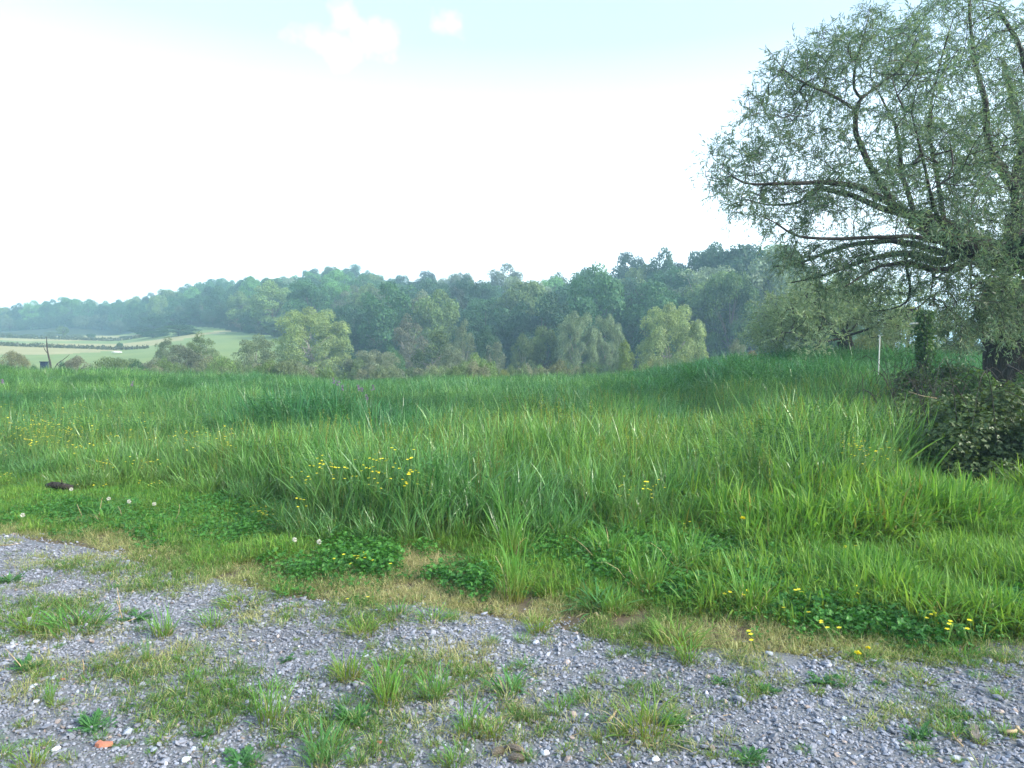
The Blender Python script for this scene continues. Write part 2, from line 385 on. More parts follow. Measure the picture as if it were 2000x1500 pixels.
def leaves(P, D, L, Wd, fold=.25, r=rng, droop=0., roll=None, normal=None):
    """pointed folded leaves: at P, along D. 4 verts + midrib = 2 tris each side"""
    n = len(P); D = nrm(D)
    L = np.broadcast_to(L, (n,)); Wd = np.broadcast_to(Wd, (n,))
    ref = normal if normal is not None else r.normal(0, 1, (n, 3))
    S = nrm(np.cross(D, ref)); Nn = np.cross(S, D)
    mid = P + D * (L * .45)[:, None]
    tip = P + D * L[:, None] - np.array([0, 0, 1]) * (L * droop)[:, None]
    A = mid + S * (Wd / 2)[:, None] + Nn * (Wd * fold)[:, None]; B = mid - S * (Wd / 2)[:, None] + Nn * (Wd * fold)[:, None]
    V = np.stack([P, A, tip, B], 1).reshape(-1, 3)
    i = np.arange(n) * 4
    F = np.concatenate([np.stack([i, i + 2, i + 1], 1), np.stack([i, i + 3, i + 2], 1)])
    return V, F, np.tile([0, .5, 1, .5], n)

def tubes(A, B, ra, rb, k=5):
    """one tapered prism per segment, tris"""
    A = np.asarray(A, float); B = np.asarray(B, float); n = len(A)
    D = nrm(B - A); ref = np.where(np.abs(D[:, 2:3]) < .9, np.array([[0, 0, 1.]]), np.array([[1., 0, 0]]))
    S = nrm(np.cross(D, ref)); T = np.cross(D, S)
    th = np.arange(k) * 2 * math.pi / k
    c, s = np.cos(th)[None, :, None], np.sin(th)[None, :, None]
    ra = np.broadcast_to(ra, (n,)); rb = np.broadcast_to(rb, (n,))
    Va = A[:, None] + (S[:, None] * c + T[:, None] * s) * ra[:, None, None]
    Vb = B[:, None] + (S[:, None] * c + T[:, None] * s) * rb[:, None, None]
    V = np.concatenate([Va, Vb], 1)
    f = [[j, (j + 1) % k, k + (j + 1) % k, k + j] for j in range(k)]
    F = (np.array(f)[None] + (np.arange(n) * 2 * k)[:, None, None]).reshape(-1, 4)
    return V.reshape(-1, 3), tri(F), np.zeros(n * 2 * k)
def path_tube(P, rad_, k=7, wob=0, cap=True):
    """one continuous skin along a path"""
    P = np.asarray(P, float); n = len(P); rad_ = np.broadcast_to(rad_, (n,))
    D = nrm(np.gradient(P, axis=0)); V = []
    S = nrm(np.cross(D[0], [0.13, .31, .94] if abs(D[0][2]) < .9 else [1, 0, .1]))
    for i in range(n):
        S = nrm(S - D[i] * np.dot(S, D[i])); T = np.cross(D[i], S)
        for j in range(k):
            a_ = 2 * math.pi * j / k
            q = 1 + wob * (math.sin(3 * a_ + i * .7) * .5 + rng.normal(0, .4))
            V.append(P[i] + (S * math.cos(a_) + T * math.sin(a_)) * rad_[i] * q)
    F = []
    for i in range(n - 1):
        for j in range(k):
            a0, a1 = i * k + j, i * k + (j + 1) % k
            F += [[a0, a1, a1 + k], [a0, a1 + k, a0 + k]]
    if cap:
        V += [P[0], P[-1]]; c0, c1 = len(V) - 2, len(V) - 1
        for j in range(k):
            F += [[c0, (j + 1) % k, j], [c1, (n - 1) * k + j, (n - 1) * k + (j + 1) % k]]
    return np.array(V), np.array(F), np.zeros(len(V))

# ------------------------------------------------------------------ gravel stones
def ico(sub):
    import bmesh
    bm = bmesh.new(); bmesh.ops.create_icosphere(bm, subdivisions=sub, radius=1)
    V = np.array([v.co[:] for v in bm.verts]); F = np.array([[v.index for v in f.verts] for f in bm.faces]); bm.free()
    return V, F
IV, IF = ico(1); IV2, IF2 = ico(2)
def stone_mesh(name, r_, mat, base=(IV, IF), facets=7):
    V = base[0].copy()
    for _ in range(facets):                       # chip flat facets off a ball
        n = nrm(r_.normal(0, 1, 3)); d = r_.uniform(.45, .8)
        over = V @ n - d; V -= np.where(over > 0, over, 0)[:, None] * n
    V *= [r_.uniform(.85, 1.25), r_.uniform(.7, 1.0), r_.uniform(.45, .75)]
    return mesh_np(name, V, base[1], [mat])
stones = [stone_mesh('stone_%d' % i, rng, M_stone) for i in range(10)]
def in_frame_x(y, extra): return (y * .74 + extra)
def sample_wedge(n, y0, y1, extra=1.2):
    y = np.sqrt(rng.uniform(y0 ** 2, y1 ** 2, n)); x = rng.uniform(-1, 1, n) * in_frame_x(y, extra)
    return x, y
x, y = sample_wedge(300000, 2.1, 7.4)
ed = gravel_edge(x) + .28 * (vnoise(x, y, .45, 2) - .5) + .22 * (vnoise(x, y, .13, 12) - .5)
keep = (y < ed + rng.exponential(.08, len(x))) & (rng.random(len(x)) < np.clip(2.9 / y, 0, 1) ** .6)
x, y = x[keep], y[keep]; n = len(x)
size = np.clip(rng.lognormal(math.log(.0062), .42, n), .003, .022) * (1 + .03 * y)
big = rng.random(n) < .012; size[big] *= 1.5
g = rng.uniform(.17, .34, n) * (.8 + .4 * vnoise(x, y, .9, 99)); g = np.where(rng.random(n) < .018, rng.uniform(.42, .58, n), g)
tintc = np.stack([g * .94, g * .985, g * 1.15], 1)
warm = rng.random(n) < .04; tintc[warm] *= [1.3, 1.02, .78]
scatter('gravel', stones, np.stack([x, y, H(x, y) + .006 + size * rng.uniform(.1, .55, n)], 1),
        np.stack([rng.normal(0, .35, n), rng.normal(0, .35, n), rng.uniform(0, 6.28, n)], 1), size[:, None] * np.array([1, 1, .8]),
        rng.integers(0, len(stones), n), tintc)

# ------------------------------------------------------------------ field grass
TALL = np.array([px_ground(px, py) for px, py in ((-600, 925), (0, 935), (300, 955), (500, 1000), (600, 1060), (800, 1105), (1000, 1100), (1200, 1050), (1400, 1035), (1600, 1030), (1800, 1000), (2000, 970), (2600, 950))])
def tall_edge(x): return np.interp(x, TALL[:, 0], TALL[:, 1])
def grass_h(x, y):
    """height of the standing grass"""
    into = y - tall_edge(x) + .25 - .9 * (vnoise(x, y, .9, 31) - .5)
    h = .34 + .42 * smooth01(into / 1.3)
    px, _ = to_px(x, y, 0)
    h *= np.interp(px, [0, 300, 700, 1000, 1500], [.62, .75, .95, 1.05, 1.08])
    h *= .72 + .56 * vnoise(x, y, 1.7, 21)
    far = smooth01((y - 16) / 9) * smooth01((px - 1180) / 220)
    h = h * (1 + .42 * far)
    m = np.exp(-(((x - (-3.9)) / 1.5) ** 2 + ((y - 14.0) / 1.3) ** 2)); h = h * (1 + .85 * m)
    return np.where(into > 0, h, 0)
def clump(name, n, spread, L, Wd, mat, lean, curl, segs, extra=(), **kw):
    P = [(*blades(n, spread, L, Wd, lean, curl, segs, **kw), 0)] + list(extra)
    V, F, h, mi_ = merge(P)
    return mesh_np(name, V, F, mat if isinstance(mat, list) else [mat], mi_, {'h': h})
protoA = []
for i in range(7):                                 # near: broad arching blades, metre-high at scale 1
    dry = [(*blades(2, .1, (.3, .8), (.008, .014), .5, 1.6, 4), 1)]
    protoA.append(clump('grass_clump_%d' % i, 27, .16, (.40, 1.2), (.009, .023), [M_grass, M_straw], .17, (.5, .9, 1.2, .6, .8, 1.0, .4)[i], 7, extra=dry, dirbias=(0.1, .35)))
for i in range(2):                                 # a few with seed heads
    pn = []
    for k_ in range(4):
        b0 = np.array([rng.normal(0, .05), rng.normal(0, .05), 0]); tp = b0 + [rng.normal(0, .08), rng.normal(0, .08), rng.uniform(.95, 1.2)]
        ts = np.linspace(0, 1, 5)[:, None]; Pp = b0 * (1 - ts) + tp * ts
        pn.append((*path_tube(Pp, np.linspace(.003, .0015, 5), 3, cap=False), 1))
        q = rng.uniform(.78, 1, 22)[:, None]; Q = b0 * (1 - q) + tp * q
        pn.append((*leaves(Q, np.c_[rng.normal(0, 1, (22, 2)), rng.uniform(.6, 1.6, 22)], .03, .008), 1))
    protoA.append(clump('grass_seed_%d' % i, 16, .13, (.5, 1.0), (.012, .024), [M_grass, M_fine], .18, .7, 6, extra=pn))
protoF = [clump('far_clump_%d' % i, 30, .27, (.4, 1.2), (.015, .030), M_grass, .2, .8, 5, dirbias=(0.1, .35)) for i in range(5)]
def tallfield():
    out = []
    for (y0, y1, dens, protos, s0) in ((6, 11, 58, 'A', 1.0), (11, 19, 30, 'A', 1.1), (19, 48, 12, 'F', 1.0)):
        area = (y1 ** 2 - y0 ** 2) * .74 + (y1 - y0) * 3
        n_ = int(area * dens); x_, y_ = sample_wedge(n_, y0, y1, 1.5 + .02 * y1)
        h_ = grass_h(x_, y_)
        px_, _ = to_px(x_, y_, 0)
        ok = (h_ > 0) & ~((px_ > 1800 + 50 * vnoise(x_, y_, 1, 4)) & (y_ > 7.6) & (y_ < 23))
        ok &= vnoise(x_, y_, .6, 61) > .12
        out.append((x_[ok], y_[ok], h_[ok], protos))
    return out
zones = tallfield()
for zi, kind in (('A', 'tall_grass'), ('F', 'far_grass')):
    xs_ = np.concatenate([z[0] for z in zones if z[3] == zi]); ys_ = np.concatenate([z[1] for z in zones if z[3] == zi]); hs_ = np.concatenate([z[2] for z in zones if z[3] == zi])
    n = len(xs_); protos = protoA if zi == 'A' else protoF
    px_, _ = to_px(xs_, ys_, 0)
    cool = np.clip(vnoise(xs_, ys_, 2.6, 41) * .8 + vnoise(xs_, ys_, .7, 43) * .5 - .25, 0, 1)
    cool = np.clip(cool + .9 * smooth01((ys_ - 17) / 6) * smooth01((px_ - 1150) / 200), 0, 1)
    m = np.exp(-(((xs_ + 3.9) / 1.7) ** 2 + ((ys_ - 14.0) / 1.5) ** 2)); cool = np.clip(cool + m, 0, 1)
    A_, B_ = np.array([1.75, 1.38, .90]), np.array([.62, .88, .98])
    t_ = A_ * (1 - cool[:, None]) + B_ * cool[:, None]
    t_ *= rng.uniform(.75, 1.3, n)[:, None]
    sz = hs_ * rng.uniform(.8, 1.15, n)
    wd = np.clip(sz, .45, 1.2)
    idx = rng.integers(0, len(protos), n)
    if zi == 'A':
        seedy = idx >= 7; idx = np.where(seedy & (rng.random(n) < .5), rng.integers(0, 7, n), idx)
    scatter(kind, protos, np.stack([xs_, ys_, H(xs_, ys_) - .01], 1),
            np.stack([rng.normal(0, .16, n), rng.normal(.05, .17, n), rng.uniform(-1.2, 1.2, n) + (rng.random(n) < .5) * math.pi], 1),
            np.stack([wd, wd, sz], 1), idx, t_)

def in_blob(px, py, blobs):
    v = np.zeros_like(px)
    for (a_, b_, w_, h_) in blobs: v = np.maximum(v, np.exp(-(((px - a_) / w_) ** 2 + ((py - b_) / h_) ** 2) ** 1.5))
    return v
def clover_blobs(px_, py_):
    px_, py_ = px_ + 170 * (vnoise(px_, py_, 46, 61) - .5) + 60 * (vnoise(px_, py_, 15, 62) - .5), py_ + 60 * (vnoise(px_, py_, 38, 63) - .5)
    cb = .55 * in_blob(px_, py_, ((450, 1010, 160, 45), (120, 1010, 180, 30), (250, 1050, 160, 14))); cb = np.maximum(cb, in_blob(px_, py_, ((1250, 1090, 250, 75), (1150, 1060, 120, 50), (1500, 1130, 150, 60), (1640, 1210, 150, 45), (1750, 1235, 130, 35), (700, 1110, 110, 45),
                            (930, 1140, 80, 30), (1950, 1200, 90, 40), (720, 1130, 60, 30), (1420, 1180, 120, 40))))
    return cb

# short green margin in front of the tall grass, lawn at the right
protoS = [clump('short_clump_%d' % i, 26, .5, (.5, 1.2), (.022, .050), [M_fine, M_dry], .45, .9, 4, extra=[(*blades(4, .07, (.4, .9), (.012, .02), .6, 1., 3), 1)]) for i in range(5)]
x, y = sample_wedge(60000, 3.4, 11.5, 1.5)
px_, py_ = to_px(x, y, 0 * x); ge = gravel_edge(x); te = tall_edge(x)
dE = y - ge
lush = np.interp(px_, [-200, 0, 500, 900, 1100, 1500, 2000], [.30, .30, .70, 1.15, .80, .70, .45])   # metres of thin verge before it turns lush
edge_n = .75 * (vnoise(x, y, .5, 51) - .5)
ok = (rng.random(len(x)) > .6 * clover_blobs(px_, py_)) & (dE > lush + edge_n) & (y < te + .9) & ~((px_ > 1840) & (y > 7.9))
x, y, px_, dE, lu = x[ok], y[ok], px_[ok], dE[ok], lush[ok]; n = len(x)
hh = np.interp(px_, [0, 500, 900, 1200, 1450, 1700, 2000], [.07, .09, .12, .10, .13, .16, .17]) * (.6 + .9 * vnoise(x, y, .4, 71)) * rng.uniform(.7, 1.4, n)
near_t = smooth01((y - tall_edge(x) + 1.5) / 1.4) * smooth01((px_ - 1050) / 300)
hh = hh * (1 + 1.3 * near_t * vnoise(x, y, .5, 83) * 1.4)
br = vnoise(x, y, .8, 81)
t_ = np.array([1.0, 1.05, .8]) * (1 - br[:, None]) + np.array([.72, .92, .75]) * br[:, None]
t_ *= rng.uniform(.85, 1.15, n)[:, None]
t_ = t_ * np.array([1.3, 1.15, .95])
rusty = rng.random(n) < .10 * near_t; t_[rusty] = np.array([2.0, 1.1, .95]) * rng.uniform(.7, 1.2, (rusty.sum(), 1))
scatter('short_grass', protoS, np.stack([x, y, H(x, y)], 1), np.stack([rng.normal(0, .15, n), rng.normal(0, .15, n), rng.uniform(0, 6.28, n)], 1),
        np.stack([hh * 1.1, hh * 1.1, hh], 1) * 1.0, rng.integers(0, 5, n), t_)

# thin straw-coloured verge between gravel and green
protoD = [clump('straw_clump_%d' % i, (26, 24, 22, 14, 12)[i], .55, (.4, 1.2), (.02, .045), [M_dry, M_fine], .8, 1.2, 3, extra=[(*blades((3, 4, 6, 14, 18)[i], .4, (.5, 1.2), (.03, .05), .6, .9, 3), 1)]) for i in range(5)]
x, y = sample_wedge(80000, 2.4, 8, 1.4)
px_, py_ = to_px(x, y, 0 * x); dE = y - gravel_edge(x)
lush = np.interp(px_, [-200, 0, 500, 900, 1100, 1500, 2000], [.35, .40, .90, 1.15, .90, .80, .50])
verge = smooth01((dE + .30) / .55) * (1 - smooth01((dE - lush - .1) / .3))
pat = vnoise(x, y, .30, 91) * .6 + vnoise(x, y, .11, 92) * .4
spot = np.zeros_like(x)                           # patches of thin growth out on the gravel
for (cx_, cy_, w_, hgt, a_) in ((80, 1205, 120, 50, .9), (330, 1150, 110, 30, .5), (330, 1330, 140, 60, .9), (420, 1400, 130, 60, .85), (560, 1420, 100, 50, .7),
                                (830, 1330, 170, 60, 1.0), (930, 1420, 150, 55, .9), (700, 1440, 150, 55, .8), (240, 1300, 60, 30, .5), (1260, 1400, 130, 45, .9),
                                (1650, 1250, 200, 40, .8), (1830, 1410, 120, 35, .55), (60, 1370, 60, 40, .5), (520, 1200, 80, 20, .7), (700, 1220, 90, 25, .7), (1240, 1460, 110, 30, .6),
                                (1480, 1345, 70, 20, .5), (1350, 1460, 90, 25, .5), (200, 1110, 150, 20, .6), (500, 1130, 140, 30, .9), (1720, 1330, 80, 15, .5), (830, 1480, 200, 30, .5), (60, 1310, 70, 25, .6)):
    spot = np.maximum(spot, a_ * np.exp(-(((px_ - cx_) / w_) ** 2 + ((py_ - cy_) / hgt) ** 2) ** 1.3))
prob = np.maximum(verge * np.clip((pat - .22 - .25 * (dE < .1)) * 4, 0, 1.3), np.clip(spot * (pat * 2.8 - .5), 0, 1)) + .012 * (pat > .55)
ok = rng.random(len(x)) < np.clip(prob, 0, 1) * .9
x, y, sp = x[ok], y[ok], spot[ok]; n = len(x)
hh = rng.uniform(.03, .085, n)
dr = vnoise(x, y, .7, 95); t_ = np.array([1.0, .97, .85]) * (1 - dr[:, None]) + np.array([.72, .86, .6]) * dr[:, None]
gi_ = np.clip((vnoise(x, y, .45, 97) * 1.5 - .05 + rng.normal(0, .22, n)) * 5, 0, 4.99).astype(int)
scatter('verge_straw', protoD, np.stack([x, y, H(x, y) + .004], 1), np.stack([rng.normal(0, .2, n), rng.normal(0, .2, n), rng.uniform(0, 6.28, n)], 1),
        np.repeat(hh[:, None], 3, 1), gi_, t_ * rng.uniform(.8, 1.25, n)[:, None])

# clover and other small-leaved ground cover
def clover_mesh(name, n_stem, mat, spread=.1, lr=(.010, .017), hmax=.10):
    P = []; stems = []
    for s in range(n_stem):
        r_ = spread * math.sqrt(rng.random()); th = rng.uniform(0, 6.28)
        c = np.array([r_ * math.cos(th), r_ * math.sin(th), rng.uniform(.25, 1) * hmax * (1 - .5 * r_ / spread)])
        tiltd = nrm(np.array([rng.normal(0, .45), rng.normal(0, .45), 1.0]))
        a0 = rng.uniform(0, 6.28); L_ = rng.uniform(*lr)
        for k_ in range(3):
            a_ = a0 + k_ * 2.094; d_ = np.array([math.cos(a_), math.sin(a_), .1])
            d_ = nrm(d_ - tiltd * np.dot(d_, tiltd) * .8)
            P.append((c, d_, L_, tiltd))
        stems.append((c * [.8, .8, 0], c))
    Pp = np.array([p[0] for p in P]); D = np.array([p[1] for p in P]); Ls = np.array([p[2] for p in P]); Nn = np.array([p[3] for p in P])
    V, F, h = leaves(Pp, D, Ls, Ls * 1.05, fold=.12, normal=Nn)
    V2, F2, h2 = tubes([s[0] for s in stems], [s[1] for s in stems], .0008, .0006, 3)
    V, F, h, mi_ = merge([(V, F, h, 0), (V2, F2, h2, 0)])
    return mesh_np(name, V, F, [mat], mi_, {'h': h})
protoC = [clover_mesh('clover_%d' % i, 26, M_clover) for i in range(5)]
x, y = sample_wedge(42000, 3.2, 11, 1.5); px_, py_ = to_px(x, y, 0 * x)
cb = clover_blobs(px_, py_)
ok = rng.random(len(x)) < (cb * (.35 + 1.0 * vnoise(x, y, .3, 15))) * .85 + .03 * (y > gravel_edge(x) + .5)
x, y, cbk = x[ok], y[ok], cb[ok]; n = len(x)
s_ = rng.uniform(.7, 1.3, n) * (.7 + .6 * cbk)
gr = vnoise(x, y, .6, 19)[:, None]
t_ = (np.array([1.05, 1.08, .8]) * gr + np.array([.70, .85, .75]) * (1 - gr)) * rng.uniform(.8, 1.2, n)[:, None]
scatter('clover_cover', protoC, np.stack([x, y, H(x, y)], 1), np.stack([rng.normal(0, .1, n), rng.normal(0, .1, n), rng.uniform(0, 6.28, n)], 1),
        np.stack([s_, s_, s_ * 1.35], 1), rng.integers(0, 5, n), t_)

# leafy weeds that stand in the field: vetch and docks as ground cover among the grass
def weed_mesh(name, mat, n=120):
    c = rng.normal(0, 1, (n, 3)) * [.13, .13, 0]; c[:, 2] = rng.uniform(.1, .95, n) ** .8
    d = nrm(np.c_[rng.normal(0, 1, (n, 2)), rng.normal(.2, .5, n)])
    V, F, h = leaves(c, d, rng.uniform(.035, .07, n), rng.uniform(.012, .024, n))
    st = c[::6]; V2, F2, h2 = tubes(st * [.5, .5, 0], st, .003, .0015, 3)
    V, F, h, mi_ = merge([(V, F, h, 0), (V2, F2, h2, 0)])
    return mesh_np(name, V, F, [mat], mi_, {'h': h})
protoW = [weed_mesh('weed_%d' % i, M_clover) for i in range(5)]
x, y = sample_wedge(22000, 6.3, 42, 2); px_, py_ = to_px(x, y, 0 * x)
pw = np.clip(vnoise(x, y, 2.2, 45) * 2 - 1.05, 0, 1) * smooth01((y - 9) / 6) + np.exp(-(((x + 3.9) / 1.7) ** 2 + ((y - 13.6) / 1.4) ** 2)) + .7 * ((y > 18) & (px_ > 1150) & (px_ < 1850))
pw = pw + .35 * ((px_ > 1350) & (px_ < 1800) & (y < 9.5)) + .06
ok = (rng.random(len(x)) < pw * .8) & (y > tall_edge(x) + .6) & ~((px_ > 1790) & (y < 23))
x, y = x[ok], y[ok]; n = len(x); h_ = grass_h(x, y) * rng.uniform(.75, 1.05, n)
scatter('leafy_weeds', protoW, np.stack([x, y, H(x, y)], 1), np.stack([np.zeros(n), np.zeros(n), rng.uniform(0, 6.28, n)], 1),
        np.stack([1.3 * np.ones(n), 1.3 * np.ones(n), np.maximum(h_, .2)], 1), rng.integers(0, 5, n), np.array([.85, .85, .95]) * rng.uniform(.7, 1.2, n)[:, None])

# ------------------------------------------------------------------ branching
class Skeleton:
    def __init__(s): s.P = []; s.par = []; s.r = []; s.lid = []
    def add(s, p, par, r=0.0): s.P.append(np.array(p, float)); s.par.append(par); s.r.append(r); return len(s.P) - 1
    def limb(s, pts, radii, start=None, step=.22, jit=.02):
        """smooth limb through way points; begins at the nearest existing node when start is None"""
        pts = [np.array(p, float) for p in pts]
        if s.P and start is None:
            d = np.linalg.norm(np.array(s.P) - pts[0], axis=1); start = int(d.argmin()); pts[0] = s.P[start]
        par = -1 if start is None else start; lid = (s.lid[-1] + 1) if s.lid else 0
        n_ = len(pts); first = True
        for i in range(n_ - 1):
            p0 = pts[max(i - 1, 0)]; p1, p2 = pts[i], pts[i + 1]; p3 = pts[min(i + 2, n_ - 1)]
            m_ = max(2, int(np.linalg.norm(p2 - p1) / step))
            for k_ in range(0 if (i == 0 and par == -1) else 1, m_ + 1):
                t = k_ / m_
                q = .5 * ((2 * p1) + (-p0 + p2) * t + (2 * p0 - 5 * p1 + 4 * p2 - p3) * t * t + (-p0 + 3 * p1 - 3 * p2 + p3) * t ** 3)
                rr_ = radii[0] + (radii[1] - radii[0]) * ((i + t) / (n_ - 1))
                par = s.add(q + rng.normal(0, jit, 3) * min(rr_ * 8, 1), par, rr_); s.lid.append(lid)
        return par
    def grow(s, targets, step=.25, bend=.25, up=.1, wander=.25):
        P0 = np.array(s.P); T = np.asarray(targets)
        d = np.array([np.linalg.norm(P0 - t, axis=1).min() for t in T]); T = T[d.argsort()]
        buf = np.zeros((len(s.P) + len(T) * 60, 3)); n_ = len(s.P); buf[:n_] = P0
        for t in T:
            dd = np.linalg.norm(buf[:n_] - t, axis=1); i = int(dd.argmin()); L = dd[i]
            if L < .12: continue
            m_ = min(max(1, int(L / step)), 55); p = buf[i].copy(); par = i
            dirn = (t - p) / L; off = rng.normal(0, wander, 3) * L * .5; off[2] += up * L
            for k_ in range(1, m_ + 1):
                u = k_ / m_; q = p + (t - p) * u + off * u * (1 - u)
                if n_ >= len(buf): break
                par = s.add(q, par); buf[n_] = q; n_ += 1
    def finish(s, r0=.006, ex=.48):
        n_ = len(s.P); cnt = np.zeros(n_); ch = np.zeros(n_, int)
        par = np.array(s.par)
        for i in range(n_ - 1, -1, -1):
            if ch[i] == 0: cnt[i] = 1
            if par[i] >= 0: cnt[par[i]] += cnt[i]; ch[par[i]] += 1
        rad_ = np.maximum(r0 * cnt ** ex, np.array(s.r)); s.cnt = cnt; s.ch = ch
        s.P = np.array(s.P); s.par = par; s.rad = rad_
        return s
    def segs(s, sel):
        i = np.where(sel & (s.par >= 0))[0]; p = s.par[i]
        rp_ = np.minimum(s.rad[p], s.rad[i] * 1.35)
        return s.P[p], s.P[i], rp_, s.rad[i]
def twig_leaves(S, max_cnt, per, tw_len, lf, mat_n=0, droop=.25, rnd=.8, seg_r=.0025, lw=None, stems=True, fold=.25, gap=0):
    sel = np.where((S.cnt <= max_cnt) & (S.par >= 0))[0]
    if gap:
        q_ = S.P[sel]; g_ = .6 * vnoise(q_[:, 0] + .6 * q_[:, 1], q_[:, 2] - .4 * q_[:, 1], .55, 77) + .4 * vnoise(q_[:, 0], q_[:, 2], .22, 78)
        sel = sel[g_ + rng.normal(0, .05, len(sel)) > gap]
    D = nrm(S.P[sel] - S.P[S.par[sel]])
    P = np.repeat(S.P[sel], per[0], 0); D = np.repeat(D, per[0], 0)
    n_ = len(P)
    P = P - D * rng.uniform(0, .25, (n_, 1))
    D = nrm(D * .6 + rng.normal(0, rnd * .6, (n_, 3)) + np.array([0, 0, .1]))
    L = rng.uniform(*tw_len, n_)
    E = P + D * L[:, None] - np.array([0, 0, 1.]) * (L * droop * rng.uniform(0, 1.4, n_))[:, None]
    k_ = per[1]; u = (np.arange(k_) + .6) / k_
    LP = P[:, None] + (E - P)[:, None] * u[None, :, None]; LP = LP.reshape(-1, 3)
    LD = np.repeat(nrm(E - P), k_, 0) * .7 + rng.normal(0, .6, (n_ * k_, 3)) - np.array([0, 0, .18])
    ll = rng.uniform(*lf, n_ * k_); ww = ll * (lw or .2)
    out = leaves(LP, LD, ll, ww, fold=fold)
    st = tubes(P, E, seg_r, seg_r * .5, 3) if stems else None
    return out, st

# ------------------------------------------------------------------ the big willow at the right
def big_willow():
    D0 = 14.0
    def q(px, py, d): dd = px_dir(px, py); return np.array(dd) * (d / dd.y) + np.array([0, 0, EYE])
    bx, by = at(1985, D0); gz = Hs(bx, by)
    root = empty('willow_tree', (bx, by, gz - .05), 'huge spreading willow with ivy-covered trunk at the right edge of the field', 'tree')
    S = Skeleton()
    S.limb([(bx, by, gz - .3), (bx - .02, by, gz + .9), q(1975, 560, D0), q(1968, 500, D0)], (.62, .44), step=.2)
    fork = S.P[-1].copy()
    # leader limbs to the right and up
    S.limb([fork, q(1990, 400, D0 + .1), q(1955, 330, D0 - .2), q(1930, 280, D0 - .3), q(1925, 200, D0 - .2), q(1900, 90, D0), q(1890, -60, D0)], (.12, .015), start=len(S.P) - 1)
    S.limb([fork, q(2030, 420, D0 + .5), q(2080, 280, D0 + .8), q(2060, 100, D0 + 1), q(2030, -80, D0 + 1)], (.34, .08))
    S.limb([fork, q(2040, 460, D0 - .8), q(2140, 380, D0 - 1.6), q(2260, 320, D0 - 2), q(2380, 300, D0 - 2)], (.28, .06))
    S.limb([fork, q(1985, 430, D0 + 1.2), q(2000, 300, D0 + 2.4), q(1960, 120, D0 + 3.2)], (.24, .05))
    S.limb([q(1995, 330, D0), q(2010, 220, D0 - .5), q(1995, 103, D0 - .8), q(1953, 20, D0 - 1)], (.08, .03))
    # the long left limb
    S.limb([fork, q(1916, 492, D0 - .2), q(1870, 465, D0 - .3), q(1827, 443, D0 - .4), q(1790, 425, D0 - .5)], (.33, .19))
    m0 = S.P[-1].copy()
    S.limb([m0, q(1748, 401, D0 - .7), q(1673, 364, D0 - 1.0), q(1603, 357, D0 - 1.2), q(1533, 359, D0 - 1.4), q(1454, 357, D0 - 1.6), q(1410, 330, D0 - 1.6)], (.075, .008))
    S.limb([m0, q(1720, 405, D0 - .2), q(1664, 383, D0), q(1594, 369, D0 + .2), q(1560, 395, D0 + .3), q(1500, 400, D0 + .5), q(1440, 385, D0 + .6)], (.075, .008))
    S.limb([q(1748, 398, D0 - .7), q(1697, 322, D0 - .5), q(1673, 261, D0 - .4), q(1673, 215, D0 - .4), q(1683, 191, D0 - .4)], (.065, .034))
    u0 = S.P[-1].copy()
    S.limb([u0, q(1720, 163, D0 - .1), q(1767, 126, D0 + .1), q(1790, 70, D0 + .3)], (.032, .008))
    S.limb([u0, q(1668, 173, D0 - .6), q(1673, 117, D0 - .8), q(1690, 60, D0 - 1), q(1700, 10, D0 - 1)], (.032, .006))
    S.limb([q(1673, 215, D0 - .4), q(1627, 187, D0 - .8), q(1571, 163, D0 - 1.1), q(1530, 135, D0 - 1.4), q(1500, 95, D0 - 1.5)], (.030, .005))
    S.limb([q(1790, 425, D0 - .5), q(1765, 350, D0 + .3), q(1757, 300, D0 + .5), q(1748, 243, D0 + .6), q(1734, 215, D0 + .8), q(1700, 150, D0 + 1)], (.055, .012))
    S.limb([q(1850, 455, D0 - .3), q(1835, 370, D0 + .2), q(1815, 250, D0 + .4), q(1830, 150, D0 + .3), q(1860, 40, D0)], (.05, .012))
    S.limb([q(1850, 455, D0 - .3), q(1820, 390, D0 - 1.2), q(1800, 300, D0 - 1.8), q(1780, 220, D0 - 2.0)], (.045, .01))
    # low limbs sweeping left
    S.limb([q(1890, 478, D0 - .2), q(1860, 476, D0 - .8), q(1767, 462, D0 - 1.2), q(1650, 466, D0 - 1.6), q(1561, 462, D0 - 1.8), q(1519, 437, D0 - 1.9), q(1480, 420, D0 - 2)], (.055, .007))
    S.limb([q(1880, 480, D0), q(1840, 512, D0 + .3), q(1767, 495, D0 + .5), q(1687, 509, D0 + .6), q(1599, 541, D0 + .8), q(1545, 552, D0 + .9)], (.11, .012))
    S.limb([q(1870, 478, D0), q(1830, 490, D0 + .8), q(1740, 470, D0 + 1.4), q(1640, 485, D0 + 1.8), q(1560, 515, D0 + 2.0), q(1510, 520, D0 + 2)], (.10, .012))
    S.limb([q(1910, 492, D0), q(1850, 528, D0 - .5), q(1775, 515, D0 - .7), q(1720, 520, D0 - .8), q(1650, 560, D0 - 1)], (.09, .012))
    # hanging pieces
    S.limb([q(1767, 495, D0 + .5), q(1772, 530, D0 + .5), q(1778, 565, D0 + .4), q(1770, 590, D0 + .4), q(1740, 604, D0 + .4), q(1700, 608, D0 + .4)], (.035, .008))
    S.limb([q(1820, 505, D0 + .3), q(1822, 545, D0 + .3), q(1815, 590, D0 + .2)], (.03, .008))
    nmain = len(S.P)
    T = []
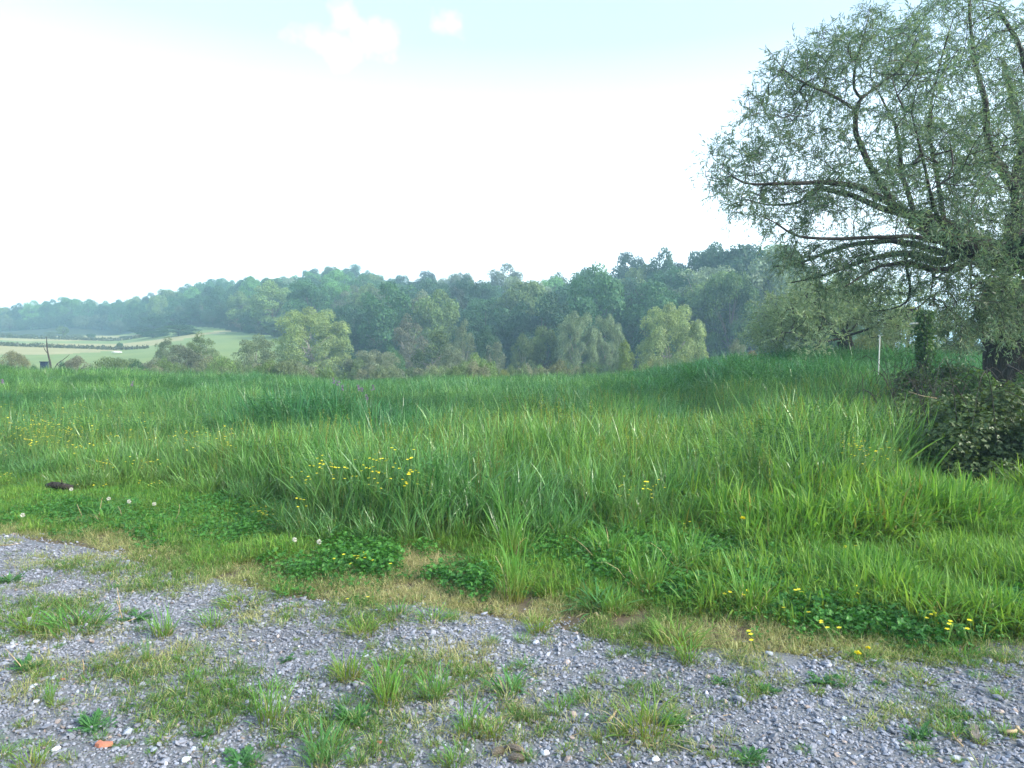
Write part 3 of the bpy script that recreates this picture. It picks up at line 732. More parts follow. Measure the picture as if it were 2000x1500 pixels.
    def env(cx_, cy_, rx, ry, n_, d0, dd):
        a_ = rng.uniform(0, 6.28, n_); r_ = np.sqrt(rng.random(n_))
        for u, v, z in zip(cx_ + rx * r_ * np.cos(a_), cy_ + ry * r_ * np.sin(a_), rng.normal(d0, dd, n_)):
            T.append(q(u, v, z))
    env(1690, 230, 160, 170, 430, D0 - .3, 1.1); env(1560, 280, 110, 130, 200, D0 - .8, .9); env(1450, 330, 78, 75, 150, D0 - 1, .6)
    env(1500, 200, 50, 55, 50, D0 - 1, .5); env(1520, 410, 100, 50, 90, D0 - .8, .7); env(1640, 400, 130, 55, 120, D0 - .4, 1.)
    env(1880, 160, 150, 190, 620, D0, 1.7); env(1830, 350, 120, 110, 280, D0 - .3, 1.5); env(1960, 330, 130, 130, 330, D0 - .5, 1.6); env(1720, 90, 100, 80, 170, D0 - .3, 1.1)
    env(1620, 110, 50, 60, 60, D0 - .8, .7); env(1560, 150, 60, 70, 60, D0 - .8, .7)
    env(1700, 500, 160, 38, 190, D0, 1.); env(1600, 500, 100, 35, 80, D0 - .2, 1.); env(1850, 450, 90, 70, 150, D0 - .3, 1.2); env(1960, 450, 80, 60, 120, D0 - 1.2, .6)
    env(1700, 560, 120, 30, 60, D0 + .8, .6); env(2150, 250, 180, 300, 420, D0, 2.0)
    env(1905, 580, 95, 75, 330, D0 - 1.3, .5); env(1870, 650, 40, 40, 50, D0 - 1.2, .4); env(1960, 610, 60, 60, 90, D0 - 1.5, .4); env(1840, 560, 60, 50, 60, D0 - .6, .6)
    S.grow(T, step=.2, wander=.35, up=.08)
    S.finish(.0036, .46)
    loc = np.array([bx, by, gz - .05])
    S.P = S.P - loc
    thick = S.rad > .10
    idx = np.arange(len(S.P))
    V, F, h = tubes(*S.segs(thick & (idx < nmain)), 10)
    # the trunk itself: furrowed, flared
    tp = np.array([[0, 0, -.3], [0, 0, .15], [-.02, 0, .7], [-.03, 0, 1.3], [-.06, 0, 1.9], [-.10, .02, 2.5], [-.05, .05, 3.0]])
    Vt, Ft, ht = path_tube(tp, [.85, .66, .55, .52, .55, .62, .45], 26, wob=.07)
    mobj('trunk', mesh_np('trunk', Vt, Ft, [M_bark], smooth=True), root)
    for li in sorted(set(S.lid)):
        m_ = thick & (idx < nmain) & (np.array(S.lid + [-1] * (len(S.P) - len(S.lid))) == li)
        if m_.sum() > 1 and li > 0: mobj('limb', mesh_np('limb', *tubes(*S.segs(m_), 10)[:2], [M_bark], smooth=True), root)
    V, F, h = tubes(*S.segs(~thick & (S.rad > .012)), 6)
    mobj('branches', mesh_np('branches', V, F, [M_limb], smooth=True), root)
    lf, st = twig_leaves(S, 3, (3, 12), (.18, .5), (.06, .12), droop=.4, lw=.18, gap=.22)
    V1, F1, h1 = tubes(*S.segs(S.rad <= .012), 3)
    V, F, h, mi_ = merge([(V1, F1, h1, 0), (*st, 0)])
    mobj('twigs', mesh_np('twigs', V, F, [M_limb]), root)
    V, F, h = lf
    print('willow leaves', len(F) // 2, 'nodes', len(S.P))
    mobj('foliage', mesh_np('foliage', V, F, [M_willow], attrs={'h': h}), root)
    # ivy on the trunk
    n_ = 5200; z = rng.uniform(.1, 3.4, n_); th = rng.uniform(0, 6.28, n_)
    patch = vnoise(th * .5, z, .55, 66) > np.interp(z, [0, 1.2, 2.2, 3.4], [.55, .5, .25, .15])
    z, th = z[patch], th[patch]; n_ = len(z); rr_ = rng.uniform(.50, .78, n_)
    P = np.stack([rr_ * np.cos(th), rr_ * np.sin(th), z], 1)
    Dd = np.stack([np.cos(th) * .4, np.sin(th) * .4, -np.ones(n_)], 1) + rng.normal(0, .5, (n_, 3))
    V, F, h = leaves(P, Dd, rng.uniform(.05, .09, n_), rng.uniform(.045, .075, n_), fold=.1, normal=np.stack([np.cos(th), np.sin(th), .3 + 0 * th], 1) + rng.normal(0, .3, (n_, 3)))
    o = mobj('ivy', mesh_np('ivy', V, F, [M_bramble], attrs={'h': h}), root); o.color = (.8, 1.0, .8, 1)
big_willow()

# ------------------------------------------------------------------ pollard willow in the middle distance
def pollard():
    d0 = 27.0; bx, by = at(1655, d0); gz = Hs(bx, by)
    root = empty('pollard_willow', (bx, by, gz - .05), 'low bushy pollard willow with bare leaning stems behind the dark reeds', 'tree')
    k_ = d0 / FPX
    def q(px, py, dy=0): return np.array([(px - 1655) * k_, dy, (HOR - py) * k_ + EYE - gz])
    S = Skeleton()
    S.limb([(0, 0, -.3), (0, 0, .6), q(1648, 655)], (.38, .26), step=.2)
    f = S.P[-1].copy()
    for pts, r_ in (([(1610, 645), (1570, 615), (1545, 600)], .07), ([(1618, 640), (1590, 600), (1560, 575)], .06), ([(1640, 620), (1628, 590), (1620, 560)], .06),
                    ([(1650, 610), (1665, 570), (1675, 545)], .06), ([(1690, 640), (1730, 620), (1770, 600), (1790, 580)], .05), ([(1690, 620), (1720, 590), (1740, 560)], .05),
                    ([(1600, 665), (1560, 660), (1520, 650)], .05), ([(1660, 600), (1650, 560)], .05)):
        dy = rng.normal(0, .7)
        S.limb([f] + [q(px, py, dy * (i + 1) / len(pts)) for i, (px, py) in enumerate(pts)], (r_, .02), step=.25)
    T = []
    for _ in range(1500):
        a_ = rng.uniform(0, math.pi); r_ = rng.random() ** .4
        if r_ < .42: continue
        px = 1640 + 168 * r_ * math.cos(a_) * rng.uniform(.8, 1.1); py = 690 - 155 * r_ * math.sin(a_) ** .7 * rng.uniform(.75, 1.05)
        T.append(q(px, py, rng.normal(0, 1.2)))
    S.grow(T, .3, wander=.2, up=.15); S.finish(.006, .45)
    V, F, h = tubes(*S.segs(S.rad > .045), 7); mobj('trunk', mesh_np('pollard_trunk', V, F, [M_bark], smooth=True), root)
    V, F, h = tubes(*S.segs(S.rad <= .045), 4); mobj('branches', mesh_np('pollard_branches', V, F, [M_limb]), root)
    lf, st = twig_leaves(S, 3, (3, 9), (.3, .7), (.10, .19), droop=.1, lw=.24, stems=False)
    V, F, h = lf; mobj('foliage', mesh_np('pollard_foliage', V, F, [M_pollard], attrs={'h': h}), root)
pollard()

# ------------------------------------------------------------------ crown prototypes for far trees (unit height 1, radius about .4)
def crown(name, kind, n_leaf, puffs, lsize, seed):
    r_ = np.random.default_rng(seed)
    C, Rr = [], []
    for _ in range(puffs):
        for _t in range(50):
            p = r_.uniform(-1, 1, 3)
            if np.linalg.norm(p) < 1: break
        p = p / max(np.linalg.norm(p), .01) * np.linalg.norm(p) ** .45
        if kind == 'round': c = p * [.34, .34, .41] + [0, 0, .50]; rr_ = r_.uniform(.08, .15)
        elif kind == 'tall': c = p * [.20, .20, .43] + [0, 0, .50]; rr_ = r_.uniform(.07, .13)
        elif kind == 'dome': c = p * [.44, .44, .43] + [0, 0, .47]; rr_ = r_.uniform(.06, .12)
        elif kind == 'bush': c = p * [.52, .52, .32] + [0, 0, .42]; rr_ = r_.uniform(.13, .24)
        elif kind == 'plume': c = p * [.30, .30, .44] + [0, 0, .50]; c[:2] *= 1.12 - .45 * max(0, c[2] - .5); rr_ = r_.uniform(.06, .12)
        else: c = p * [.30, .30, .42] + [0, 0, .52]; rr_ = r_.uniform(.06, .12)
        C.append(c); Rr.append(rr_)
    C, Rr = np.array(C), np.array(Rr)
    w = Rr ** 2; k_ = r_.choice(puffs, n_leaf, p=w / w.sum())
    n = nrm(r_.normal(0, 1, (n_leaf, 3))); n[:, 2] = np.where(r_.random(n_leaf) < .55, np.abs(n[:, 2]), n[:, 2])
    P = C[k_] + n * (Rr[k_] * r_.uniform(.45, 1.08, n_leaf) ** .6)[:, None]
    P[:, 2] = np.maximum(P[:, 2], .02)
    nn = nrm(n * .9 + r_.normal(0, .55, (n_leaf, 3)))
    D = nrm(np.cross(nn, r_.normal(0, 1, (n_leaf, 3))))
    L = r_.uniform(.6, 1.3, n_leaf) * lsize
    V, F, h = leaves(P - D * (L / 2)[:, None], D, L, L * r_.uniform(.5, .8, n_leaf), fold=.1, normal=nn, r=r_)
    # skeleton: trunk and limbs reaching the puffs
    A, B, ra, rb = [[0, 0, -.05]], [[0, 0, .35]], [.022], [.016]
    for c in C[:: max(1, puffs // 16)]:
        s0 = np.array([0, 0, r_.uniform(.15, .45)]); mpt = s0 * .5 + c * .5 + [0, 0, .04]
        A += [s0, mpt]; B += [mpt, c * .97]; ra += [.010, .006]; rb += [.006, .002]
    tb = tubes(A, B, np.array(ra), np.array(rb), 5)
    return (V, F, h), tb
PROTO = {}
def proto(kind, i, n_leaf, puffs, lsize, twig=None):
    lf, tb = crown(kind, kind, n_leaf, puffs, lsize, 100 + i * 7 + len(kind))
    tw = twig or M_fartrunk
    cm_ = mesh_np('%s_crown_%d' % (kind, i), lf[0], lf[1], [M_leaf_obj], attrs={'h': lf[2]})
    tm_ = mesh_np('%s_trunk_%d' % (kind, i), tb[0], tb[1], [tw])
    V, F, h, mi_ = merge([(*lf, 0), (*tb, 1)])
    jm = mesh_np('%s_tree_%d' % (kind, i), V, F, [M_leaf_obj, tw], mi_, {'h': h})
    PROTO.setdefault(kind, []).append((cm_, tm_, jm))
for i in range(5): proto('round', i, 13000, 42, .030)
for i in range(2): proto('tall', i, 9000, 40, .026)
for i in range(3): proto('bush', i, 12000, 30, .034)
for i in range(3): proto('plume', i, 14000, 75, .022, M_paletwig)
for i in range(2): proto('dome', i, 34000, 90, .020, M_paletwig)
for i in range(2): proto('open', i, 7000, 46, .026, M_paletwig)

def plant_tree(name, kind, px, ytop, wpx, d, col, label, cat='tree', group=None, parts=True, vi=None, sink=0.0):
    x_, y_ = at(px, d); z_ = Hs(x_, y_) - sink
    ztop = EYE + (HOR - ytop) * d / FPX; hgt = max(ztop - z_, .6)
    unit_w = {'round': .92, 'tall': .60, 'bush': 1.38, 'dome': 1.06, 'plume': .82, 'open': .76}[kind]
    wid = wpx * d / FPX / unit_w
    if kind == 'round': wid = max(wid, .62 * hgt)
    P3 = PROTO[kind]; cme, tme, jme = P3[rng.integers(0, len(P3)) if vi is None else vi]
    rz = rng.uniform(0, 6.28)
    if parts:
        root = empty(name, (x_, y_, z_), label, cat, group, rz)
        for pn_, me in (('crown', cme), ('trunk', tme)):
            o = mobj(pn_, me, root); o.scale = (wid, wid, hgt); o.color = (*col, 1)
        return root
    o = mobj(name, jme); o.location = (x_, y_, z_); o.scale = (wid, wid, hgt); o.rotation_euler.z = rz; o.color = (*col, 1)
    return tag(o, label, cat, group)

DKG, MDG, BRG = (.026, .064, .034), (.036, .092, .040), (.065, .15, .045)
PAL, OLV, TAN, GRY = (.19, .25, .14), (.085, .13, .05), (.20, .17, .12), (.11, .15, .11)
YEL = (.19, .22, .06)
# ---- the wood on the hill: every tree its own object
WOODG = 'trees of the wood on the hillside'
wood = []
def wood_label(px, t, c):
    where = 'left end of the wood' if px < 330 else 'left slope of the wood' if px < 700 else 'middle of the wood' if px < 1150 else 'right part of the wood'
    row = 'on the skyline' if t > .85 else 'at its foot' if t < .25 else 'halfway up'
    look = {0: 'Dark green', 1: 'Mid green', 2: 'Bright green', 3: 'Pale grey-green', 4: 'Olive green'}[c]
    return '%s broadleaf tree in the %s, %s' % (look.lower(), where, row)
palette = [DKG, MDG, BRG, GRY, OLV]
rows = 6
for ri in range(rows):
    t = ri / (rows - 1); px = -160.0
    while px < 1700:
        De_, Dr_ = np.interp(px, COLS, [DE[c] for c in COLS]), np.interp(px, COLS, [DR[c] for c in COLS])
        d = De_ + 3 + (Dr_ - De_) * t + rng.normal(0, 2.0)
        hgt = np.interp(px, COLS, [HT[c] for c in COLS]) * (rng.uniform(.82, 1.1) if t < .9 else rng.uniform(.82, 1.06))
        if px > 1600: hgt *= .9
        w_m = hgt * rng.uniform(.72, 1.0)
        x_, y_ = at(px + rng.normal(0, 5), d)
        zt = Hs(x_, y_) + hgt
        ytop = HOR - (zt - EYE) * FPX / d
        c = rng.choice(5, p=[.40, .28, .10, .12, .10] if 650 < px else [.26, .36, .16, .12, .10])
        col = tuple(np.array(palette[c]) * rng.uniform(.9, 1.45) * (1.35 if px < 700 else 1.3))
        kd = 'round' if rng.random() < .88 or px < 700 else ('tall' if rng.random() < .5 else 'open')
        plant_tree('wood_tree', kd, px, ytop, w_m * FPX / d, d, col, wood_label(px, t, c), 'tree', WOODG, parts=False)
        px += w_m * FPX / d * (.72 if t < .9 else .62)
px = -160.0
while px < 560:
    De_ = np.interp(px, COLS, [DE[c] for c in COLS]); d = De_ - 2 + rng.normal(0, 1.5); x_, y_ = at(px, d); hg = rng.uniform(4.5, 8)
    lk = ['dull green', 'grey-green', 'dark green'][int(rng.integers(0, 3))]; c = {'dull green': (.05, .10, .04), 'grey-green': (.10, .14, .09), 'dark green': (.04, .085, .04)}[lk]
    plant_tree('wood_edge_shrub', 'bush', px, HOR - (Hs(x_, y_) + hg - EYE) * FPX / d, hg * 1.5 * FPX / d, d, c,
               '%s shrub along the foot of the wood, %s' % (lk, 'at the left edge' if px < 140 else 'above the tan fields' if px < 330 else 'above the green pasture'), 'shrub', 'shrubs along the foot of the left wood', parts=False)
    px += hg * 1.0 * FPX / d
# ---- trees that stand out of the wood
SK = [
 ('round', 835, 528, 45, 232, DKG, 'small dark tree standing up from the ridge between the two hill humps'),
 ('round', 905, 527, 60, 205, GRY, 'leftmost pale tree of the grey skyline group'),
 ('round', 985, 518, 90, 200, GRY, 'widest pale grey-green tree of the central skyline'),
 ('round', 1085, 524, 60, 190, GRY, 'grey-green tree on the skyline right of the pale group'),
 ('round', 1150, 520, 50, 180, DKG, 'dark tree on the skyline left of the tallest trees'),
 ('round', 1228, 492, 48, 165, DKG, 'tall dark tree just left of the big rounded ones'),
 ('round', 1302, 476, 82, 150, MDG, 'tall rounded tree on the skyline with sky on both sides'),
 ('round', 1385, 470, 75, 145, MDG, 'tallest tree of the wood, left of the leafy pair'),
 ('round', 1450, 478, 80, 142, DKG, 'broad tree beside the tallest one near the willow boughs'),
 ('round', 1520, 486, 80, 138, MDG, 'skyline tree just reached by the willow leaves'),
 ('round', 1425, 520, 125, 104, (.06, .12, .03), 'bright green leafy tree in front of the wood beside the pale willow'),
 ('round', 1490, 560, 70, 112, DKG, 'dark tree between the bright green tree and the pollard'),
 ('plume', 820, 572, 95, 128, (.16, .19, .13), 'pale blossoming tree with white bare branches at mid slope'),
 ('plume', 735, 566, 120, 138, GRY, 'broad grey-green tree left of the blossoming one'),
 ('plume', 690, 560, 80, 170, (.13, .16, .10), 'grey-green tree highest of the pale group on the slope'),
 ('round', 665, 620, 90, 122, MDG, 'dark green tree behind the large round willow'),
 ('open', 640, 545, 90, 240, (.17, .17, .09), 'pale yellowish tree in flower near the ridge'),
 ('open', 500, 590, 60, 215, (.17, .18, .11), 'pale flowering tree on the left slope above the pasture'),
 ('round', 1060, 565, 60, 130, BRG, 'light green tree in the dark centre of the wood'),
 ('round', 1005, 590, 80, 116, MDG, 'mid green tree at the foot of the dark wood centre'),
 ('tall', 890, 560, 60, 150, (.035, .055, .035), 'darkest slim tree beside the blossoming tree'),
 ('tall', 1240, 560, 60, 116, (.035, .055, .030), 'dark slim tree behind the twin pale willows'),
 ('round', 1340, 560, 90, 118, (.045, .08, .03), 'dark tree above the pale round willow'),
]
for kd, px, yt, w_, d, c, lb in SK: plant_tree('broadleaf_tree', kd, px, yt, w_, d, c, lb)
# ---- trees and shrubs between field and wood, left to right
MID = [
 ('dome', 612, 596, 165, 95, (.22, .29, .12), 'large round pale olive willow standing left of the wood', 'tree'),
 ('bush', 664, 640, 60, 100, MDG, 'dark green shrub at the right foot of the large round willow', 'shrub'),
 ('dome', 728, 680, 135, 72, (.16, .19, .13), 'low domed grey-green shrub at the field edge', 'shrub'),
 ('bush', 768, 664, 60, 88, BRG, 'yellow-green shrub behind the grey domed one', 'shrub'),
 ('open', 845, 640, 90, 82, OLV, 'thin dark olive tree with fine twigs behind the field', 'tree'),
 ('plume', 800, 618, 80, 100, (.13, .14, .10), 'dull twiggy tree below the blossoming tree', 'tree'),
 ('plume', 905, 628, 62, 90, (.13, .17, .10), 'round grey-green tree in the middle of the thicket', 'tree'),
 ('round', 950, 630, 48, 94, MDG, 'small round green tree right of the grey-green one', 'tree'),
 ('bush', 893, 700, 28, 58, (.17, .23, .06), 'small upright lime green bush at the field edge', 'shrub'),
 ('bush', 851, 714, 22, 55, BRG, 'tiny green bush left of the lime green one', 'shrub'),
 ('bush', 938, 706, 58, 57, (.22, .21, .14), 'brown dry domed bush at the centre of the field edge', 'shrub'),
 ('bush', 986, 708, 28, 58, YEL, 'small yellowish bush right of the brown one', 'shrub'),
 ('plume', 880, 672, 70, 75, (.13, .16, .10), 'greyish twiggy shrub behind the lime green bush', 'shrub'),
 ('plume', 1022, 650, 60, 86, OLV, 'olive tree left of the green pointed pair', 'tree'),
 ('open', 965, 664, 50, 80, (.13, .16, .11), 'grey-brown bare shrub in the middle thicket', 'shrub'),
 ('round', 1062, 636, 52, 88, (.10, .15, .05), 'light green pointed tree, left of the twin pale willows', 'tree'),
 ('bush', 1020, 700, 60, 62, OLV, 'dull olive shrub low at the field edge below the pointed tree', 'shrub'),
 ('dome', 1128, 603, 96, 85, (.16, .22, .13), 'left and taller of the twin pale willows', 'tree'),
 ('dome', 1184, 609, 78, 87, (.16, .22, .13), 'right and narrower of the twin pale willows', 'tree'),
 ('bush', 1088, 690, 85, 61, (.12, .13, .065), 'brownish green shrub below the twin willows', 'shrub'),
 ('bush', 1150, 700, 70, 60, OLV, 'olive shrub under the right twin willow', 'shrub'),
 ('bush', 1050, 705, 50, 56, (.12, .14, .08), 'low dull brown shrub left of the twin willows', 'shrub'),
 ('tall', 1222, 666, 40, 62, (.13, .19, .05), 'narrow lime green tree between the pale willows', 'tree'),
 ('bush', 1250, 704, 50, 57, OLV, 'low olive bush left of the pale round willow', 'shrub'),
 ('dome', 1312, 586, 148, 72, (.23, .30, .14), 'pale rounded willow with thick crown right of centre', 'tree'),
 ('bush', 1275, 690, 60, 66, (.16, .18, .08), 'yellowish shrub at the left foot of the pale rounded willow', 'shrub'),
 ('bush', 1350, 690, 70, 66, (.15, .18, .075), 'yellow-green shrub at the right foot of the pale rounded willow', 'shrub'),
 ('bush', 1474, 678, 72, 42, (.26, .17, .11), 'reddish tan dry bush behind the reeds', 'shrub'),
 ('bush', 1415, 688, 45, 46, (.16, .16, .08), 'small olive bush left of the reddish tan one', 'shrub'),
 ('plume', 1440, 664, 50, 55, (.15, .18, .13), 'silvery shrub behind the reddish tan bush', 'shrub'),
 ('bush', 1530, 670, 70, 50, DKG, 'dark shrub left of the pollard', 'shrub'),
 # left of the big round willow
 ('plume', 500, 655, 95, 76, (.13, .17, .09), 'thin wispy green tree in front of the pasture', 'tree'),
 ('bush', 575, 702, 90, 60, (.15, .15, .10), 'low brownish brush under the large round willow', 'shrub'),
 ('bush', 455, 706, 90, 58, (.13, .17, .08), 'pale green brush in front of the pasture', 'shrub'),
 ('plume', 395, 652, 72, 76, (.12, .17, .07), 'pointed light green tree in the left thicket', 'tree'),
 ('plume', 325, 660, 62, 78, (.12, .16, .09), 'grey-green tree at the left end of the thicket', 'tree'),
 ('plume', 358, 672, 90, 68, (.11, .13, .09), 'dull twiggy shrub between the two light green trees', 'shrub'),
 ('bush', 300, 690, 90, 64, (.12, .14, .09), 'greyish low shrub left in the thicket', 'shrub'),
 ('bush', 410, 694, 90, 62, (.13, .16, .08), 'dull green shrub low in the left thicket', 'shrub'),
 ('bush', 225, 684, 90, 62, (.11, .16, .055), 'flat green shrub beside the white rocks', 'shrub'),
 ('bush', 262, 694, 60, 60, MDG, 'small green shrub right of the flat green one', 'shrub'),
 ('plume', 150, 694, 60, 62, (.16, .16, .11), 'sparse twiggy shrub right of the dead tree', 'shrub'),
 ('bush', 122, 694, 18, 60, MDG, 'tiny round green bush beside the dead tree', 'shrub'),
 ('plume', 25, 684, 65, 62, (.18, .18, .10), 'yellowish twiggy shrub at the left edge', 'shrub'),
 ('bush', 68, 704, 36, 58, MDG, 'low green bush left of the blue box', 'shrub'),
 # valley and hedges
 ('round', 124, 637, 25, 232, (.11, .16, .06), 'lone rounded tree standing on the far left meadow', 'tree'),
 ('bush', 103, 645, 26, 214, GRY, 'square grey-green hedge bush left of the lone tree', 'shrub'),
 ('bush', 10, 648, 34, 214, GRY, 'leftmost bush of the meadow hedge', 'shrub'),
 ('bush', 35, 653, 36, 214, MDG, 'second bush of the meadow hedge from the left edge', 'shrub'),
 ('bush', 60, 651, 32, 214, GRY, 'third bush of the meadow hedge, before the gap', 'shrub'),
 ('bush', 132, 653, 26, 214, GRY, 'hedge bush below the lone tree', 'shrub'),
 ('bush', 153, 651, 30, 214, GRY, 'hedge bush right of the lone tree', 'shrub'),
 ('bush', 179, 650, 19, 214, MDG, 'small separate round bush in the meadow hedge', 'shrub'),
 ('bush', 235, 667, 13, 150, MDG, 'tiny round bush on the tan strip', 'shrub'),
 ('round', 280, 636, 60, 225, DKG, 'dark tree at the corner of the wood by the meadow', 'tree'),
 ('round', 330, 610, 95, 228, MDG, 'large rounded tree leading the wood edge down to the pasture', 'tree'),
 ('round', 395, 605, 95, 220, MDG, 'large rounded tree right of its twin at the pasture corner', 'tree'),
 ('bush', 250, 656, 34, 214, DKG, 'dark bush ending the meadow hedge at the wood', 'shrub'),
 ('round', 300, 646, 70, 196, MDG, 'rounded tree below the corner of the wood on the meadow side', 'tree'),
 ('round', 350, 634, 88, 186, (.05, .11, .045), 'broad tree standing low on the slope where the pasture begins', 'tree'),
 ('open', 448, 616, 34, 205, (.14, .13, .11), 'purplish brown tree at the top corner of the pasture', 'tree'),
 ('open', 470, 618, 42, 195, (.16, .13, .10), 'purplish brown tree right of its pair at the pasture', 'tree'),
 ('bush', 488, 634, 34, 180, MDG, 'green bush with white blossom at the pasture top', 'shrub'),
 ('bush', 512, 632, 28, 178, (.18, .2, .15), 'whitish flowering bush at the pasture top', 'shrub'),
 ('round', 538, 628, 50, 165, OLV, 'olive tree between the pasture and the large round willow', 'tree'),
 # behind the pollard and the big willow
 ('round', 1770, 590, 110, 48, (.20, .21, .055), 'yellow-green tree behind the white post', 'tree'),
 ('bush', 1700, 635, 90, 40, (.19, .21, .07), 'yellow-green shrub right of the pollard', 'shrub'),
 ('plume', 1855, 606, 85, 44, (.19, .21, .07), 'loose yellow-green shrub seen under the willow boughs', 'shrub'),
 ('bush', 1870, 650, 70, 50, (.07, .10, .06), 'dark shrub behind the gravel track', 'shrub'),
 ('round', 1930, 590, 120, 60, OLV, 'olive tree hidden behind the big willow trunk', 'tree'),
 ('round', 1600, 600, 120, 60, MDG, 'green tree behind the pollard willow', 'tree'),
]
for kd, px, yt, w_, d, c, lb, ct in MID: plant_tree('rounded_tree' if ct == 'tree' else 'wild_shrub', kd, px, yt, w_, d, c, lb, ct)

# low brush that closes the far edge of the field
for j, px in enumerate(np.linspace(240, 1420, 46)):
    px += rng.normal(0, 9); d = rng.uniform(50, 78)
    c = [(.13, .17, .09), (.10, .15, .06), (.16, .17, .11), (.12, .19, .06)][j % 4]
    lk = ['grey-green', 'mid green', 'pale olive', 'light green'][j % 4]
    wh = 'left of the large round willow' if px < 530 else 'between the large round willow and the lime green bush' if px < 880 else 'between the lime green bush and the twin pale willows' if px < 1100 else 'right of the twin pale willows'
    plant_tree('low_brush', 'bush', px, rng.uniform(676, 708), rng.uniform(55, 95), d, tuple(np.array(c) * rng.uniform(.9, 1.25)), '%s low brush %s' % (lk, wh), 'shrub', 'low brush along the far edge of the field', parts=False)

# hedge lines on the valley fields
def hedge_strip(px0, px1, d, hgt, label):
    n_ = int((px1 - px0) * d / FPX * 45); p = rng.uniform(px0, px1, n_); dd = d + rng.normal(0, .6, n_)
    x_, y_ = at(p, dd); z_ = H(x_, y_) + rng.random(n_) * hgt * (.7 + .6 * vnoise(x_, y_, 4, 3))
    V, F, h = leaves(np.stack([x_, y_, z_], 1), rng.normal(0, 1, (n_, 3)), .45, .3)
    c0 = V.mean(0); o = mobj('field_hedge', mesh_np('field_hedge', V - c0, F, [M_leaf_obj], attrs={'h': h})); o.location = c0; o.color = (.07, .085, .05, 1)
    tag(o, label, 'hedge')
hedge_strip(-120, 330, 207, .8, 'long dark low hedge below the row of meadow bushes')
hedge_strip(-120, 290, 147, .6, 'thin brown hedge along the near side of the tan strip')

# bare dead tree and the dark box at the left
def dead_tree():
    d = 50; x_, y_ = at(103, d); z_ = Hs(x_, y_)
    root = empty('dead_tree', (x_, y_, z_ - .1), 'leaning leafless dead tree at the left behind the field', 'tree')
    k_ = d / FPX
    def q(px, py, dy=0): return np.array([(px - 103) * k_, dy, (HOR - py) * k_ + EYE - z_])
    S = Skeleton()
    S.limb([q(103, 735), q(98, 705), q(93, 680), q(92, 655)], (.09, .02), step=.3)
    S.limb([q(93, 690), q(88, 680), q(86, 672)], (.03, .01))
    S.limb([q(102, 722), q(112, 708), q(124, 700), q(136, 690)], (.04, .012))
    S.limb([q(110, 710), q(118, 714), q(128, 706)], (.03, .01))
    n0 = len(S.P); S.finish(.01, .4)
    V, F, h = tubes(*S.segs(np.arange(len(S.P)) < n0), 5); mobj('trunk', mesh_np('dead_trunk', V, F, [M_limb]), root)
dead_tree()

# ------------------------------------------------------------------ built objects
def box_obj(name, size, mat, parent=None, loc=(0, 0, 0), bev=.01, rot=None):
    import bmesh
    bm = bmesh.new(); bmesh.ops.create_cube(bm, size=1)
    for v in bm.verts: v.co = Vector((v.co.x * size[0], v.co.y * size[1], v.co.z * size[2]))
    bmesh.ops.bevel(bm, geom=bm.edges[:], offset=bev, segments=2, affect='EDGES')
    me = bpy.data.meshes.new(name); bm.to_mesh(me); bm.free(); me.materials.append(mat)
    o = mobj(name, me, parent); o.location = loc
    if rot: o.rotation_euler = rot
    return o
x_, y_ = at(87, 44); z_ = Hs(x_, y_)
r_ = empty('storage_box', (x_, y_, z_), 'small dark blue box standing at the left end of the field', 'box')
zt_ = EYE + (HOR - 706) * 44 / FPX - z_
box_obj('body', (.34, .34, zt_ - .06), M_blue, r_, (0, 0, (zt_ - .06) / 2), .02); box_obj('lid', (.40, .40, .06), M_blue, r_, (0, 0, zt_ - .03), .015)
for px, w_, lb in ((226, .9, 'smaller left white rock on the valley field'), (231, 1.3, 'larger right white rock on the valley field')):
    x_, y_ = at(px, 128 if w_ > 1 else 124); me = stone_mesh('white_rock', rng, M_post, (IV2, IF2))
    o = mobj('white_rock', me); o.location = (x_, y_, EYE + (HOR - 688) * y_ / FPX); o.scale = (w_ * .6, .5, .35); tag(o, lb, 'rock')
# white post
d = 19; x_, y_ = at(1716, d); z_ = Hs(x_, y_)
r_ = empty('marker_post', (x_, y_, z_), 'slim white post standing in the tall reeds under the willow', 'post')
zt_ = EYE + (HOR - 656) * d / FPX - z_
box_obj('shaft', (.028, .028, zt_), M_post, r_, (0, 0, zt_ / 2), .006, (0, .02, 0)); box_obj('cap', (.036, .036, .02), M_post, r_, (.0, 0, zt_ + .012), .006)
# grey post wrapped in ivy
d = 17; x_, y_ = at(1808, d); z_ = Hs(x_, y_)
r_ = empty('utility_post', (x_, y_, z_), 'grey weathered post wrapped in ivy left of the big willow trunk', 'post')
zt_ = EYE + (HOR - 606) * d / FPX - z_
o = mobj('shaft', mesh_np('shaft', *path_tube([(0, 0, 0), (0, 0, zt_ * .5), (0, 0, zt_)], [.07, .065, .06], 10)[:2], [M_conc], smooth=True), r_)
n_ = 2600; z = zt_ * (1.0 - .72 * rng.random(n_) ** 1.1); th = rng.uniform(0, 6.28, n_); rr_ = .05 + rng.gamma(2., .035, n_)
P = np.stack([rr_ * np.cos(th) - .05, rr_ * np.sin(th), z], 1)
V, F, h = leaves(P, np.stack([np.cos(th), np.sin(th), -1 + 0 * th], 1) + rng.normal(0, .5, (n_, 3)), rng.uniform(.05, .09, n_), rng.uniform(.04, .07, n_), fold=.1)
o = mobj('ivy', mesh_np('post_ivy', V, F, [M_bramble], attrs={'h': h}), r_); o.color = (.75, 1.1, .9, 1)
